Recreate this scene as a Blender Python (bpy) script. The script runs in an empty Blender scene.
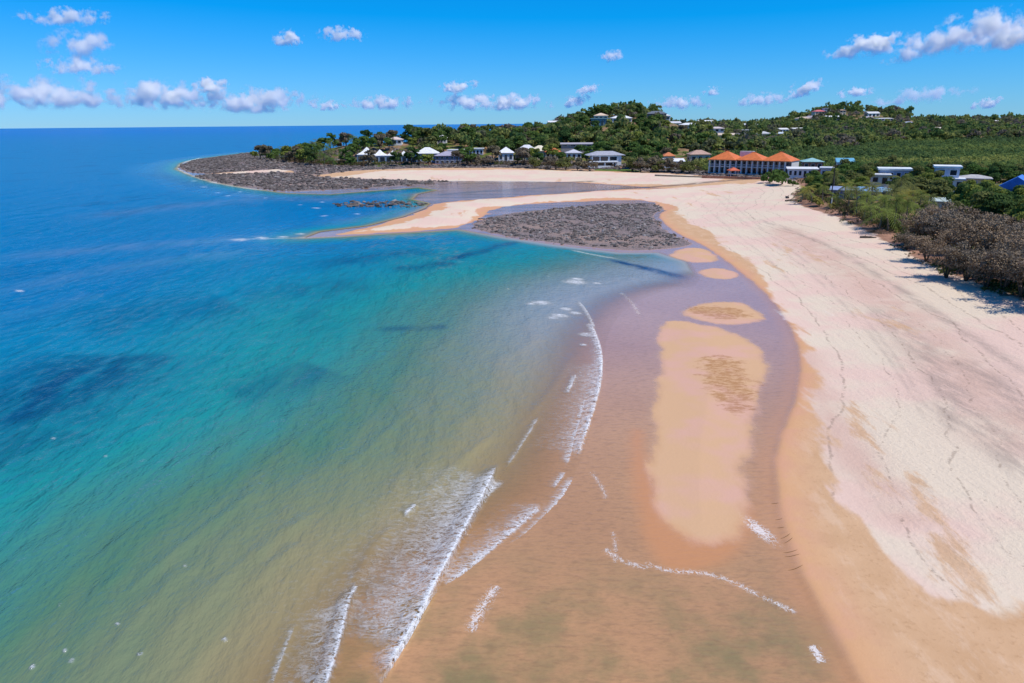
import bpy, math, random
import numpy as np
R = math.radians
rng = np.random.default_rng(7)
random.seed(7)
scene = bpy.context.scene
col = scene.collection

# ------------------------------------------------------------------ camera, sky, sun, exposure
F, CAM_H = 692.0, 26.0
PITCH, ROLL = math.atan((341.5 - 123.3) / F), math.atan(5 / 540)
fw = np.array([0, math.cos(PITCH), -math.sin(PITCH)])
rt0 = np.array([1.0, 0, 0]); up0 = np.cross(rt0, fw)
c_, s_ = math.cos(ROLL), math.sin(ROLL)
rt = c_ * rt0 - s_ * up0
up = s_ * rt0 + c_ * up0
cam_d = bpy.data.cameras.new('camera'); cam = bpy.data.objects.new('camera', cam_d); col.objects.link(cam)
from mathutils import Matrix, Vector
cam.matrix_world = Matrix(((rt[0], up[0], -fw[0], 0), (rt[1], up[1], -fw[1], 0), (rt[2], up[2], -fw[2], CAM_H), (0, 0, 0, 1)))
cam_d.sensor_width = 36.0; cam_d.lens = F / 1024 * 36.0
cam_d.clip_start = 0.5; cam_d.clip_end = 90000
scene.camera = cam

SUN_EL, SUN_AZ = 60.0, 118.0      # azimuth measured from +Y towards +X
sun_dir = np.array([math.sin(R(SUN_AZ)) * math.cos(R(SUN_EL)), math.cos(R(SUN_AZ)) * math.cos(R(SUN_EL)), math.sin(R(SUN_EL))])
sl = bpy.data.lights.new('sun', 'SUN'); so = bpy.data.objects.new('sun', sl); col.objects.link(so)
sl.energy = 3.4; sl.angle = R(0.5); sl.color = (1.0, 0.95, 0.87)
so.rotation_euler = Vector(sun_dir).to_track_quat('Z', 'Y').to_euler()

world = bpy.data.worlds.new('World'); scene.world = world; world.use_nodes = True
wt = world.node_tree; wt.nodes.clear()
sky = wt.nodes.new('ShaderNodeTexSky'); sky.sky_type = 'NISHITA'; sky.sun_disc = False
sky.sun_elevation = R(SUN_EL); sky.sun_rotation = R(SUN_AZ)
sky.altitude = 30; sky.air_density = 1.0; sky.dust_density = 0.0; sky.ozone_density = 5.0
SKY_GAIN, SKY_OFF = (0.32, 0.465, 0.86), (0.86, 0.0, 0.0)     # deeper, polarised-looking blue
wmul = wt.nodes.new('ShaderNodeVectorMath'); wmul.operation = 'MULTIPLY'; wmul.inputs[1].default_value = SKY_GAIN
wsub = wt.nodes.new('ShaderNodeVectorMath'); wsub.operation = 'SUBTRACT'; wsub.inputs[1].default_value = SKY_OFF
wmax = wt.nodes.new('ShaderNodeVectorMath'); wmax.operation = 'MAXIMUM'; wmax.inputs[1].default_value = (0.02, 0, 0)
wbg = wt.nodes.new('ShaderNodeBackground'); wbg.inputs[1].default_value = 0.13
wo = wt.nodes.new('ShaderNodeOutputWorld')
wt.links.new(sky.outputs[0], wmul.inputs[0]); wt.links.new(wmul.outputs[0], wsub.inputs[0]); wt.links.new(wsub.outputs[0], wmax.inputs[0]); wt.links.new(wmax.outputs[0], wbg.inputs[0]); wt.links.new(wbg.outputs[0], wo.inputs[0])

scene.view_settings.view_transform = 'Standard'; scene.view_settings.look = 'None'
scene.view_settings.exposure = 0.35; scene.view_settings.gamma = 1.0; scene.view_settings.use_curve_mapping = False
scene.cycles.max_bounces = 48; scene.cycles.transmission_bounces = 6; scene.cycles.volume_bounces = 44; scene.cycles.diffuse_bounces = 3; scene.cycles.glossy_bounces = 3; scene.cycles.volume_step_rate = .35; scene.cycles.transparent_max_bounces = 16
scene.cycles.caustics_reflective = False; scene.cycles.caustics_refractive = False

# ------------------------------------------------------------------ helpers: projection and distance fields
def un(x, y, z=0.0):
    """pixel of the photograph -> point of the world at height z (used to survey the coast line)"""
    d = fw * F + rt * (x - 512) + up * (341.5 - y); t = (z - CAM_H) / d[2]
    return (float(d[0] * t), float(d[1] * t))
def pl(pts, z=0.0): return np.array([un(*p, z) for p in pts])
def smooth(x): x = np.clip(x, 0, 1); return x * x * (3 - 2 * x)
def densify(P, it=2, closed=False):
    P = np.asarray(P, float)
    for _ in range(it):
        Q = P if not closed else np.vstack([P, P[:1]])
        a, b = Q[:-1], Q[1:]
        n = np.empty((2 * len(a), 2)); n[0::2] = .75 * a + .25 * b; n[1::2] = .25 * a + .75 * b
        P = n if closed else np.vstack([P[:1], n, P[-1:]])
    return P
def sdf(poly, X, Y, cut=120.0):
    """signed distance to a closed polygon, positive inside, clamped to +-cut"""
    X = np.asarray(X, np.float32); Y = np.asarray(Y, np.float32); sh = X.shape; X = X.ravel(); Y = Y.ravel()
    out = np.full(X.shape, -cut, np.float32)
    P = np.asarray(poly, np.float32)
    m = (X > P[:, 0].min() - cut) & (X < P[:, 0].max() + cut) & (Y > P[:, 1].min() - cut) & (Y < P[:, 1].max() + cut)
    x, y = X[m], Y[m]
    d2 = np.full(x.shape, cut * cut, np.float32); ins = np.zeros(x.shape, bool)
    Q = np.roll(P, -1, 0)
    for (ax, ay), (bx, by) in zip(P, Q):
        ex, ey = bx - ax, by - ay
        if ay != by:
            cr = ((ay > y) != (by > y)) & (x < ex * (y - ay) / ey + ax); ins ^= cr
        near = (x > min(ax, bx) - cut) & (x < max(ax, bx) + cut) & (y > min(ay, by) - cut) & (y < max(ay, by) + cut)
        if not near.any(): continue
        xx, yy = x[near], y[near]
        t = np.clip(((xx - ax) * ex + (yy - ay) * ey) / max(ex * ex + ey * ey, 1e-9), 0, 1)
        d2[near] = np.minimum(d2[near], (xx - ax - t * ex) ** 2 + (yy - ay - t * ey) ** 2)
    d = np.sqrt(d2); out[m] = np.where(ins, d, -d)
    return out.reshape(sh)
def pline(P, X, Y, cut=60.0):
    """distance to an open polyline, side (+ = left of travel) and 0..1 position along it"""
    P = np.asarray(P, np.float32)
    best = np.full(X.shape, cut, np.float32); side = np.zeros(X.shape, np.float32); along = np.zeros(X.shape, np.float32)
    L = np.r_[0, np.cumsum(np.hypot(*np.diff(P, axis=0).T))]; L /= L[-1]
    idx = np.where((X > P[:, 0].min() - cut) & (X < P[:, 0].max() + cut) & (Y > P[:, 1].min() - cut) & (Y < P[:, 1].max() + cut))[0]
    if len(idx) == 0: return best, side, along
    x, y = X[idx], Y[idx]; b = best[idx]; s = side[idx]; al = along[idx]
    for k in range(len(P) - 1):
        ax, ay = P[k]; ex, ey = P[k + 1] - P[k]
        t = np.clip(((x - ax) * ex + (y - ay) * ey) / max(ex * ex + ey * ey, 1e-9), 0, 1)
        d = np.hypot(x - ax - t * ex, y - ay - t * ey); m = d < b
        b[m] = d[m]; s[m] = np.sign(ex * (y - ay) - ey * (x - ax))[m]; al[m] = (L[k] + t * (L[k + 1] - L[k]))[m]
    best[idx] = b; side[idx] = s; along[idx] = al
    return best, side, along
def vnoise(X, Y, scale, seed=0):
    """cheap smooth value noise 0..1"""
    r = np.random.default_rng(seed); T = r.random((256, 256)).astype(np.float32)
    x = np.asarray(X, np.float64) / scale; y = np.asarray(Y, np.float64) / scale
    xi = np.floor(x).astype(np.int64); yi = np.floor(y).astype(np.int64); fx = x - xi; fy = y - yi
    fx = fx * fx * (3 - 2 * fx); fy = fy * fy * (3 - 2 * fy)
    g = lambda a, b: T[a & 255, b & 255]
    return ((g(xi, yi) * (1 - fx) + g(xi + 1, yi) * fx) * (1 - fy) + (g(xi, yi + 1) * (1 - fx) + g(xi + 1, yi + 1) * fx) * fy)

# ------------------------------------------------------------------ survey of the coast (all as world polygons)
SWASH = densify(pl([(372, 700), (395, 662), (412, 635), (428, 604), (442, 585), (458, 578), (490, 552), (520, 538), (545, 514), (562, 498), (577, 470),
                    (590, 432), (602, 385), (604, 345), (614, 320), (636, 300), (668, 290), (694, 287), (700, 279)]))
INNER = pl([(700, 279), (690, 262), (660, 252), (620, 252), (560, 245), (500, 236), (460, 229)])
SPIT_EDGE = pl([(460, 229), (430, 231), (390, 233), (345, 236), (308, 237.5), (322, 232), (370, 226), (405, 217), (428, 208), (432, 203), (415, 199), (420, 194),
                (440, 190), (420, 187), (380, 190), (330, 194), (290, 193), (250, 188), (215, 182), (195, 176), (178, 169), (183, 163), (200, 159), (230, 155), (250, 152.5)])
BACK = np.array([(-235, 640), (-205, 590), (-150, 560), (-80, 580), (-20, 640), (45, 760), (95, 1300), (400, 2600), (3000, 5200)], float)
SEA = np.vstack([[(-30, -80), (-14, 8)], SWASH, INNER, SPIT_EDGE, BACK, [(40000, 40000), (-40000, 40000), (-40000, -80)]])
STEEP = np.vstack([INNER, SPIT_EDGE, BACK])
TOE = densify(pl([(862, 700), (845, 683), (822, 630), (795, 585), (775, 530), (768, 490), (768, 455), (778, 425), (792, 395), (796, 360), (788, 330), (770, 302),
                  (745, 278), (715, 255), (696, 243), (676, 235), (660, 222), (656, 214), (672, 208), (690, 198), (700, 191), (640, 187), (560, 181.5), (430, 181), (330, 181),
                  (260, 176.5), (195, 173), (179, 168), (184, 163), (202, 159.5), (232, 155.5), (254, 153)]))
HIGH = np.vstack([[(20, -80), (16.5, 10)], TOE, BACK + [6, -6], [(9000, 5200), (9000, -80)]])
LANDF = densify(pl([(1100, 336), (1024, 300), (950, 274), (900, 249), (870, 234), (850, 224), (820, 213), (795, 204), (790, 194), (802, 187), (795, 182)], 2.0))
LANDN = pl([(795, 180), (740, 174.5), (640, 170), (520, 166.5), (430, 166), (360, 167), (320, 165.5), (290, 162.5), (262, 156)], 2.0)
LAND = np.vstack([[(110, -80)], LANDF, LANDN, BACK + [14, -14], [(9000, 5200), (9000, -80)]])
SANDBAR = densify(pl([(654, 322), (675, 319), (705, 324), (742, 334), (766, 347), (770, 375), (762, 415), (754, 455), (749, 495), (746, 515), (737, 533), (706, 544), (681, 534), (661, 517),
                      (650, 492), (648, 440), (655, 385)]), 2, True)
BARS = [densify(pl(p), 2, True) for p in ([(672, 312), (700, 302), (740, 301), (764, 312), (766, 322), (730, 326), (695, 321)],
        [(694, 272), (715, 267), (738, 272), (740, 279), (715, 281)], [(664, 254), (690, 246), (716, 252), (722, 262), (700, 264), (678, 260)])]
SPIT = densify(pl([(318, 236.5), (370, 227), (405, 218.5), (430, 209), (437, 203), (480, 199), (560, 193.5), (620, 189.5), (700, 187), (770, 187), (790, 200), (740, 215), (690, 218),
                   (664, 209), (650, 201.5), (610, 200), (560, 202.5), (515, 205.5), (490, 209), (484, 217), (470, 225), (455, 228.5), (420, 230.5), (380, 233), (345, 235)]), 1, True)
DRYB = densify(pl([(1060, 590), (1000, 605), (955, 595), (915, 575), (880, 545), (850, 505), (830, 465), (816, 420), (812, 380), (806, 345), (790, 310), (765, 278), (735, 250), (705, 228), (672, 212),
                   (690, 196), (705, 189), (730, 186), (790, 183)], 0.8))
DRY = np.vstack([[(60, 24)], DRYB, [(180, 330), (300, 330), (300, 24)]])
STRIP = densify(pl([(300, 178.5), (370, 174.5), (430, 172.8), (520, 172.6), (640, 176), (720, 181), (715, 184.5), (640, 183.5), (560, 180.5), (430, 180.5), (330, 180)], .6), 1, True)
STRIP2 = densify(pl([(195, 174), (250, 171), (290, 170.5), (292, 173), (240, 175), (200, 177)], .5), 1, True)
ROCKS = [densify(pl(p), 1, True) for p in (
    [(466, 227), (500, 235), (560, 244), (620, 250.5), (660, 250), (694, 246), (688, 240), (672, 235.5), (657, 224), (652, 215), (668, 208), (650, 203.5), (610, 204), (560, 208.5), (520, 212), (490, 217)],
    [(177, 168.5), (184, 163), (200, 159), (254, 152), (274, 153), (300, 161), (340, 165), (420, 166), (520, 167), (620, 170), (742, 175), (800, 184), (770, 185), (738, 181), (640, 175.5), (520, 172), (430, 172), (370, 174), (300, 177.5), (290, 172), (240, 172.6), (195, 174.2)],
    [(190, 175), (240, 174), (292, 173.6), (330, 178.8), (400, 180.2), (470, 182), (430, 184), (380, 187.5), (340, 189.5), (290, 192), (240, 187), (208, 181)],
    [(640, 171.2), (700, 175.8), (745, 178), (800, 181.5), (808, 186), (780, 186.5), (735, 183), (690, 179.8), (640, 175.8)], [(430, 166.6), (540, 168), (640, 171), (640, 175), (520, 172), (430, 171.5)],
    [(322, 204.5), (350, 200.5), (400, 200.5), (434, 203), (424, 207), (380, 208.5), (340, 207.5)])]
DARKLINES = [densify(pl(p), 2) for p in ([(330, 188), (420, 184), (520, 183.5), (590, 182)], [(580, 191), (640, 187.5), (720, 185), (775, 183.5)], [(440, 195), (500, 190), (560, 187)])]
WEEDP = [densify(pl(p), 2, True) for p in ([(698, 366), (716, 356), (738, 362), (752, 382), (756, 400), (744, 414), (726, 412), (712, 394)], [(684, 309), (710, 305), (745, 310), (752, 319), (725, 320), (700, 316)])]

HILLS = [(92, 560, 42, 60, 22, 1.0), (50, 590, 45, 60, 4, 1.0), (160, 620, 80, 80, 7, 1.0), (455, 980, 58, 100, 25, 1.0), (570, 1020, 120, 120, 9, 1.0), (-85, 500, 60, 40, 8.5, 1.0), (-15, 515, 45, 45, 6.0, 1.0), (-165, 500, 45, 40, 2, 1.0),
         (300, 860, 150, 90, 9, 1), (700, 1150, 260, 110, 7, 1), (1050, 1450, 380, 160, 15, 1), (1900, 1700, 500, 200, 12, 1), (150, 760, 130, 80, 9, 1)]
def height(X, Y, fine=True):
    X = np.asarray(X, np.float32); Y = np.asarray(Y, np.float32)
    ds = sdf(SEA, X, Y); dh = sdf(HIGH, X, Y); dl = sdf(LAND, X, Y, 60)
    dg, _, _ = pline(SWASH, X.ravel(), Y.ravel(), 120); dg = dg.reshape(X.shape)
    dt, _, _ = pline(STEEP, X.ravel(), Y.ravel(), 120); dt = dt.reshape(X.shape)
    dep = np.where(ds > 0, np.minimum(np.minimum(dg, ds * 5), 5 * dt), 0)
    z = np.where(ds > 0, -0.02 * dep - 0.0006 * dep ** 2, np.minimum(0.035, -0.01 * ds))
    hi = np.clip(dh, 0, None)
    z = z + np.where(hi > 0, 0.10 * smooth(hi / 0.9) + 2.1 * smooth(hi / 45.0), 0)
    hl = np.zeros_like(z)
    for (cx, cy, sx, sy, hh, p) in HILLS:
        hl += hh * np.exp(-0.5 * (((X - cx) / sx) ** 2 + ((Y - cy) / sy) ** 2)).astype(np.float32)
    z = z + smooth(dl / 9.0) * 0.7 + hl * smooth(dl / 40.0)
    ww = (vnoise(X, Y, 5.5, 91) - .5) * 1.1 + (vnoise(X, Y, 1.8, 92) - .5) * .6
    for P in [SANDBAR] + BARS: z = z + 0.16 * smooth((sdf(P, X, Y, 20) + ww) / 7.0)
    z = z + 0.35 * smooth(sdf(SPIT, X, Y, 40) / 10.0) * (1 - smooth(hi / 10))
    return z, ds, dh, dl, dep
def ground(x, y):
    """height of the built terrain under a point"""
    a = math.degrees(math.atan2(x, y)); r = math.hypot(x, y)
    i = int(np.clip(np.searchsorted(GR, r) - 1, 0, len(GR) - 2)); k = int(np.clip(np.searchsorted(GA, a) - 1, 0, len(GA) - 2))
    u = min(max((r - GR[i]) / (GR[i + 1] - GR[i]), 0), 1); v = min(max((a - GA[k]) / (GA[k + 1] - GA[k]), 0), 1)
    return float((GZ[i, k] * (1 - v) + GZ[i, k + 1] * v) * (1 - u) + (GZ[i + 1, k] * (1 - v) + GZ[i + 1, k + 1] * v) * u)
def at(x, y):
    """pixel -> the first point of the terrain along its line of sight"""
    d = fw * F + rt * (x - 512) + up * (341.5 - y); d = d / d[1]; t = 15.0; st = 4.0
    while t < 3000:
        if CAM_H + d[2] * t <= ground(d[0] * t, t):
            if st < .1: break
            t -= st; st *= .25
        t += st
    return float(d[0] * t), float(t), ground(d[0] * t, t)

# ------------------------------------------------------------------ node helper
class NT:
    def __init__(s, name):
        s.m = bpy.data.materials.new(name); s.m.use_nodes = True; s.t = s.m.node_tree; s.t.nodes.clear()
        s.out = s.t.nodes.new('ShaderNodeOutputMaterial')
    def n(s, kind, **kw):
        nd = s.t.nodes.new(kind)
        for k, v in kw.items(): setattr(nd, k, v)
        return nd
    def put(s, sock, v):
        if hasattr(v, 'is_output') or isinstance(v, bpy.types.NodeSocket): s.t.links.new(v, sock)
        elif isinstance(v, (tuple, list)):
            sock.default_value = tuple(v) + ((1,) if len(v) == 3 and sock.type == 'RGBA' else ())
        else: sock.default_value = v
    def math(s, op, a, b=0.0, c=0.0, clamp=False):
        nd = s.n('ShaderNodeMath', operation=op, use_clamp=clamp)
        s.put(nd.inputs[0], a); s.put(nd.inputs[1], b); s.put(nd.inputs[2], c); return nd.outputs[0]
    def add(s, a, b): return s.math('ADD', a, b)
    def mul(s, a, b): return s.math('MULTIPLY', a, b)
    def sub(s, a, b): return s.math('SUBTRACT', a, b)
    def mx(s, a, b): return s.math('MAXIMUM', a, b)
    def mn(s, a, b): return s.math('MINIMUM', a, b)
    def mr(s, v, a, b, c=0.0, d=1.0, smoothstep=True):
        nd = s.n('ShaderNodeMapRange', interpolation_type='SMOOTHSTEP' if smoothstep else 'LINEAR')
        for i, q in enumerate((v, a, b, c, d)): s.put(nd.inputs[i], q)
        return nd.outputs[0]
    def mix(s, f, a, b, blend='MIX'):
        nd = s.n('ShaderNodeMix', data_type='RGBA', blend_type=blend); s.put(nd.inputs[0], f); s.put(nd.inputs[6], a); s.put(nd.inputs[7], b); return nd.outputs[2]
    def attr(s, name):
        nd = s.n('ShaderNodeAttribute', attribute_name=name); return nd.outputs['Fac']
    def pos(s): return s.n('ShaderNodeTexCoord').outputs['Object']
    def mapping(s, v, loc=(0, 0, 0), rot=(0, 0, 0), sc=(1, 1, 1)):
        nd = s.n('ShaderNodeMapping'); s.put(nd.inputs[0], v); nd.inputs[1].default_value = loc; nd.inputs[2].default_value = rot; nd.inputs[3].default_value = sc; return nd.outputs[0]
    def noise(s, v, scale, detail=3.0, rough=0.55, dist=0.0, what=0):
        nd = s.n('ShaderNodeTexNoise'); s.put(nd.inputs['Vector'], v); nd.inputs['Scale'].default_value = scale; nd.inputs['Detail'].default_value = detail
        nd.inputs['Roughness'].default_value = rough; nd.inputs['Distortion'].default_value = dist; return nd.outputs[what]
    def voro(s, v, scale, feature='F1', what=0):
        nd = s.n('ShaderNodeTexVoronoi', feature=feature); s.put(nd.inputs['Vector'], v); nd.inputs['Scale'].default_value = scale; return nd.outputs[what]
    def ramp(s, f, stops):
        nd = s.n('ShaderNodeValToRGB'); e = nd.color_ramp.elements
        while len(e) < len(stops): e.new(0.5)
        for el, (p, c) in zip(e, stops): el.position = p; el.color = tuple(c) + (1,)
        s.put(nd.inputs[0], f); return nd.outputs[0]
    def bump(s, h, dist, strength=1.0, normal=None):
        nd = s.n('ShaderNodeBump'); s.put(nd.inputs['Height'], h); nd.inputs['Distance'].default_value = dist; nd.inputs['Strength'].default_value = strength
        if normal is not None: s.put(nd.inputs['Normal'], normal)
        return nd.outputs[0]
    def bsdf(s, color, rough=0.8, spec=0.3, normal=None, **kw):
        b = s.n('ShaderNodeBsdfPrincipled'); s.put(b.inputs['Base Color'], color); s.put(b.inputs['Roughness'], rough); s.put(b.inputs['Specular IOR Level'], spec)
        if normal is not None: s.put(b.inputs['Normal'], normal)
        for k, v in kw.items(): s.put(b.inputs[k], v)
        return b.outputs[0]
    def done(s, shader, vol=None):
        if shader is not None: s.t.links.new(shader, s.out.inputs[0])
        if vol is not None: s.t.links.new(vol, s.out.inputs[1])
        return s.m
def lin(r, g, b):
    f = lambda c: (c / 255 / 12.92) if c / 255 <= 0.04045 else ((c / 255 + 0.055) / 1.055) ** 2.4
    return (f(r), f(g), f(b))

# ------------------------------------------------------------------ helpers: meshes and objects
def mesh_np(name, V, Fc, mat=None, smooth_=False, attrs=None):
    V = np.asarray(V, np.float32); Fc = np.asarray(Fc, np.int32); k = Fc.shape[1]
    me = bpy.data.meshes.new(name)
    me.vertices.add(len(V)); me.vertices.foreach_set('co', V.ravel())
    me.loops.add(Fc.size); me.loops.foreach_set('vertex_index', Fc.ravel())
    me.polygons.add(len(Fc)); me.polygons.foreach_set('loop_start', np.arange(0, Fc.size, k, dtype=np.int32))
    try: me.polygons.foreach_set('loop_total', np.full(len(Fc), k, np.int32))
    except Exception: pass
    me.polygons.foreach_set('use_smooth', np.full(len(Fc), smooth_, bool))
    for an, av in (attrs or {}).items():
        a = me.attributes.new(an, 'FLOAT', 'POINT'); a.data.foreach_set('value', np.asarray(av, np.float32).ravel())
    if mat: me.materials.append(mat)
    me.update(calc_edges=True); me.validate()
    return me
def link(name, me, parent=None, label=None, cat=None, group=None, kind=None, loc=None, rz=None):
    o = bpy.data.objects.new(name, me); col.objects.link(o)
    if parent is not None: o.parent = parent
    if loc is not None: o.location = loc
    if rz is not None: o.rotation_euler = (0, 0, rz)
    tag(o, label, cat, group, kind); return o
def tag(o, label=None, cat=None, group=None, kind=None):
    for k, v in (('label', label), ('category', cat), ('group', group), ('kind', kind)):
        if v: o[k] = v
    return o

# ------------------------------------------------------------------ the ground and the sea as wide fans of real geometry
def fan(step, k1, k2, rmax):
    a = np.r_[np.linspace(-85, -42, 24)[:-1], np.arange(-42, 42, step), np.linspace(42, 85, 24)]
    r = [9.0]
    while r[-1] < rmax: r.append(r[-1] * (k1 if r[-1] < 260 else k2 if r[-1] < 2500 else 1.06))
    r = np.array(r); A, Rr = np.meshgrid(np.radians(a), r)
    X = (np.sin(A) * Rr).ravel(); Y = (np.cos(A) * Rr).ravel()
    nr, na = len(r), len(a); i = np.arange(nr * na).reshape(nr, na)
    Q = np.stack([i[:-1, :-1], i[:-1, 1:], i[1:, 1:], i[1:, :-1]], -1).reshape(-1, 4)
    return X.astype(np.float32), Y.astype(np.float32), Q, a, r
X, Y, Q, GA, GR = fan(0.14, 1.0055, 1.009, 33000)
z, ds, dh, dl, dep = height(X, Y)
wob = (vnoise(X, Y, 9, 1) - .5) * 2
at_ = {}
at_['high'] = dh; at_['land'] = dl; at_['sea'] = ds
dry = np.maximum.reduce([sdf(DRY, X, Y, 40), sdf(STRIP, X, Y, 20), sdf(STRIP2, X, Y, 20), sdf(SPIT, X, Y, 40) - 3.0 + (vnoise(X, Y, 12, 95) - .5) * 6])
dry = dry + np.where(Y > 230, (vnoise(X * .35, Y, 6, 97) - .5) * 7, 0); at_['dry'] = dry
bars = np.maximum.reduce([sdf(P, X, Y, 20) for P in [SANDBAR] + BARS])
bw_ = (vnoise(X, Y, 5.5, 91) - .5) * 1.1 + (vnoise(X, Y, 1.8, 92) - .5) * .6
bars = bars + bw_; at_['bars'] = bars
at_['spit'] = sdf(SPIT, X, Y, 40) + (vnoise(X, Y, 9, 93) - .5) * 4 + (vnoise(X, Y, 3, 94) - .5) * 2
at_['rock'] = np.maximum.reduce([sdf(P, X, Y, 30) for P in ROCKS])
at_['weed'] = np.maximum.reduce([sdf(P, X, Y, 12) for P in WEEDP])
dkl = np.zeros_like(X)
for P in DARKLINES:
    d, _, _ = pline(P, X, Y, 20); dkl = np.maximum(dkl, np.exp(-(d / 2.2) ** 2))
at_['darkline'] = dkl
at_['halo'] = sdf(densify(pl([(628, 440), (640, 425), (650, 470), (668, 515), (700, 538), (738, 528), (748, 500), (756, 520), (742, 552), (712, 568), (682, 573), (658, 566), (645, 545), (636, 500)]), 2, True), X, Y, 8)
foam = np.zeros_like(X)
def foamline(P, amp, wback, wfront=0.12, ends=0.06, base=None, seaside=1):
    P = densify(pl(P), 2)
    d, s, al = pline(P, X if base is None else base[0], Y if base is None else base[1], max(wback * 5, 4))
    s = s * seaside
    f = np.where(s > 0, np.exp(-d / wback), np.exp(-d / wfront))
    return (amp * f * smooth(al / ends) * smooth((1 - al) / ends)).astype(np.float32), d, s
for P, a, w in (([(640, 562), (670, 572), (696, 572), (724, 578), (752, 592), (776, 604), (802, 616)], .85, .22), ([(604, 548), (617, 560), (650, 570)], .8, .25), ([(612, 530), (616, 545), (614, 565)], .6, .2),
                ([(498, 585), (480, 610), (470, 634)], .9, .35), ([(590, 470), (603, 488), (606, 500)], .6, .25), ([(617, 288), (632, 302), (640, 316)], .7, .4),
                ([(812, 645), (818, 655), (822, 664)], 1.3, .22), ([(822, 312), (834, 318)], .6, .3)):
    f, _, _ = foamline(P, a, w, w); foam = np.maximum(foam, f)
c = np.array(un(760, 531)); dd = np.hypot((X - c[0] + .25 * (Y - c[1])) / .6, (Y - c[1]) / 1.7); foam = np.maximum(foam, 1.1 * np.exp(-dd ** 2 * 1.1))
at_['foam'] = foam
# tide-line debris drifts and the pinkish coarse-sand belt, surveyed along the upper beach
def belt(lines, w):
    m = np.zeros_like(X)
    for P, k in lines:
        d, _, al = pline(densify(pl(P, 1.6), 2), X, Y, w * k * 3.2); m = np.maximum(m, np.exp(-(d / (w * k)) ** 2) * smooth(al / .12) * smooth((1 - al) / .06))
    return m
at_['belt'] = belt([([(770, 222), (812, 243), (850, 268), (900, 305), (945, 347), (1000, 402), (1060, 470)], 1.0), ([(800, 330), (815, 370), (840, 420), (880, 470), (930, 520)], .5)], 4.2)
at_['smear'] = np.maximum(belt([([(745, 214), (790, 229), (842, 250), (882, 274), (925, 301), (962, 326), (1000, 350), (1050, 384)], 1.0)], .8),
                          .9 * belt([([(868, 296), (903, 322), (930, 350), (955, 385), (990, 425), (1050, 480)], 1.0), ([(955, 350), (1000, 380), (1050, 420)], 1.2), ([(905, 318), (930, 352), (945, 395), (962, 425)], .5)], 1.7))
trk = [(712, 190), (722, 199), (735, 213), (758, 230), (790, 250), (830, 282), (870, 322), (905, 368), (940, 430)]
at_['smear'] = np.maximum(at_['smear'], .62 * belt([(trk, 1), ([(a + 6, b - 2) for a, b in trk], 1), ([(690, 189), (700, 198), (712, 210), (732, 226), (756, 243), (780, 262), (806, 290)], 1)], .28))
at_['dpatch'] = np.maximum.reduce([sdf(densify(pl(p, 1.2), 2, True), X, Y, 10) for p in ([(846, 396), (858, 390), (868, 415), (888, 438), (880, 446), (862, 430)], [(898, 448), (922, 466), (944, 506), (930, 520), (908, 486)], [(922, 515), (960, 524), (1000, 562), (1010, 590), (968, 588), (940, 560)], [(866, 455), (880, 462), (890, 486), (876, 480)])])
zt = z + np.where((dl > 0), (vnoise(X, Y, 14, 3) - .5) * .5, 0) + np.where((dh > 0) & (dl < 0), (vnoise(X, Y, 6, 5) - .5) * .10 * smooth(dh / 12), 0)
zt += np.where(at_['rock'] > 0, .25 * smooth(at_['rock'] / 2) * vnoise(X, Y, 1.3, 8) * np.where(dh > 2, 1, .45), 0)
zt = np.where(np.hypot(X, Y) > 6000, np.minimum(zt, -6), zt)
GZ = zt.reshape(len(GR), len(GA))
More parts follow.
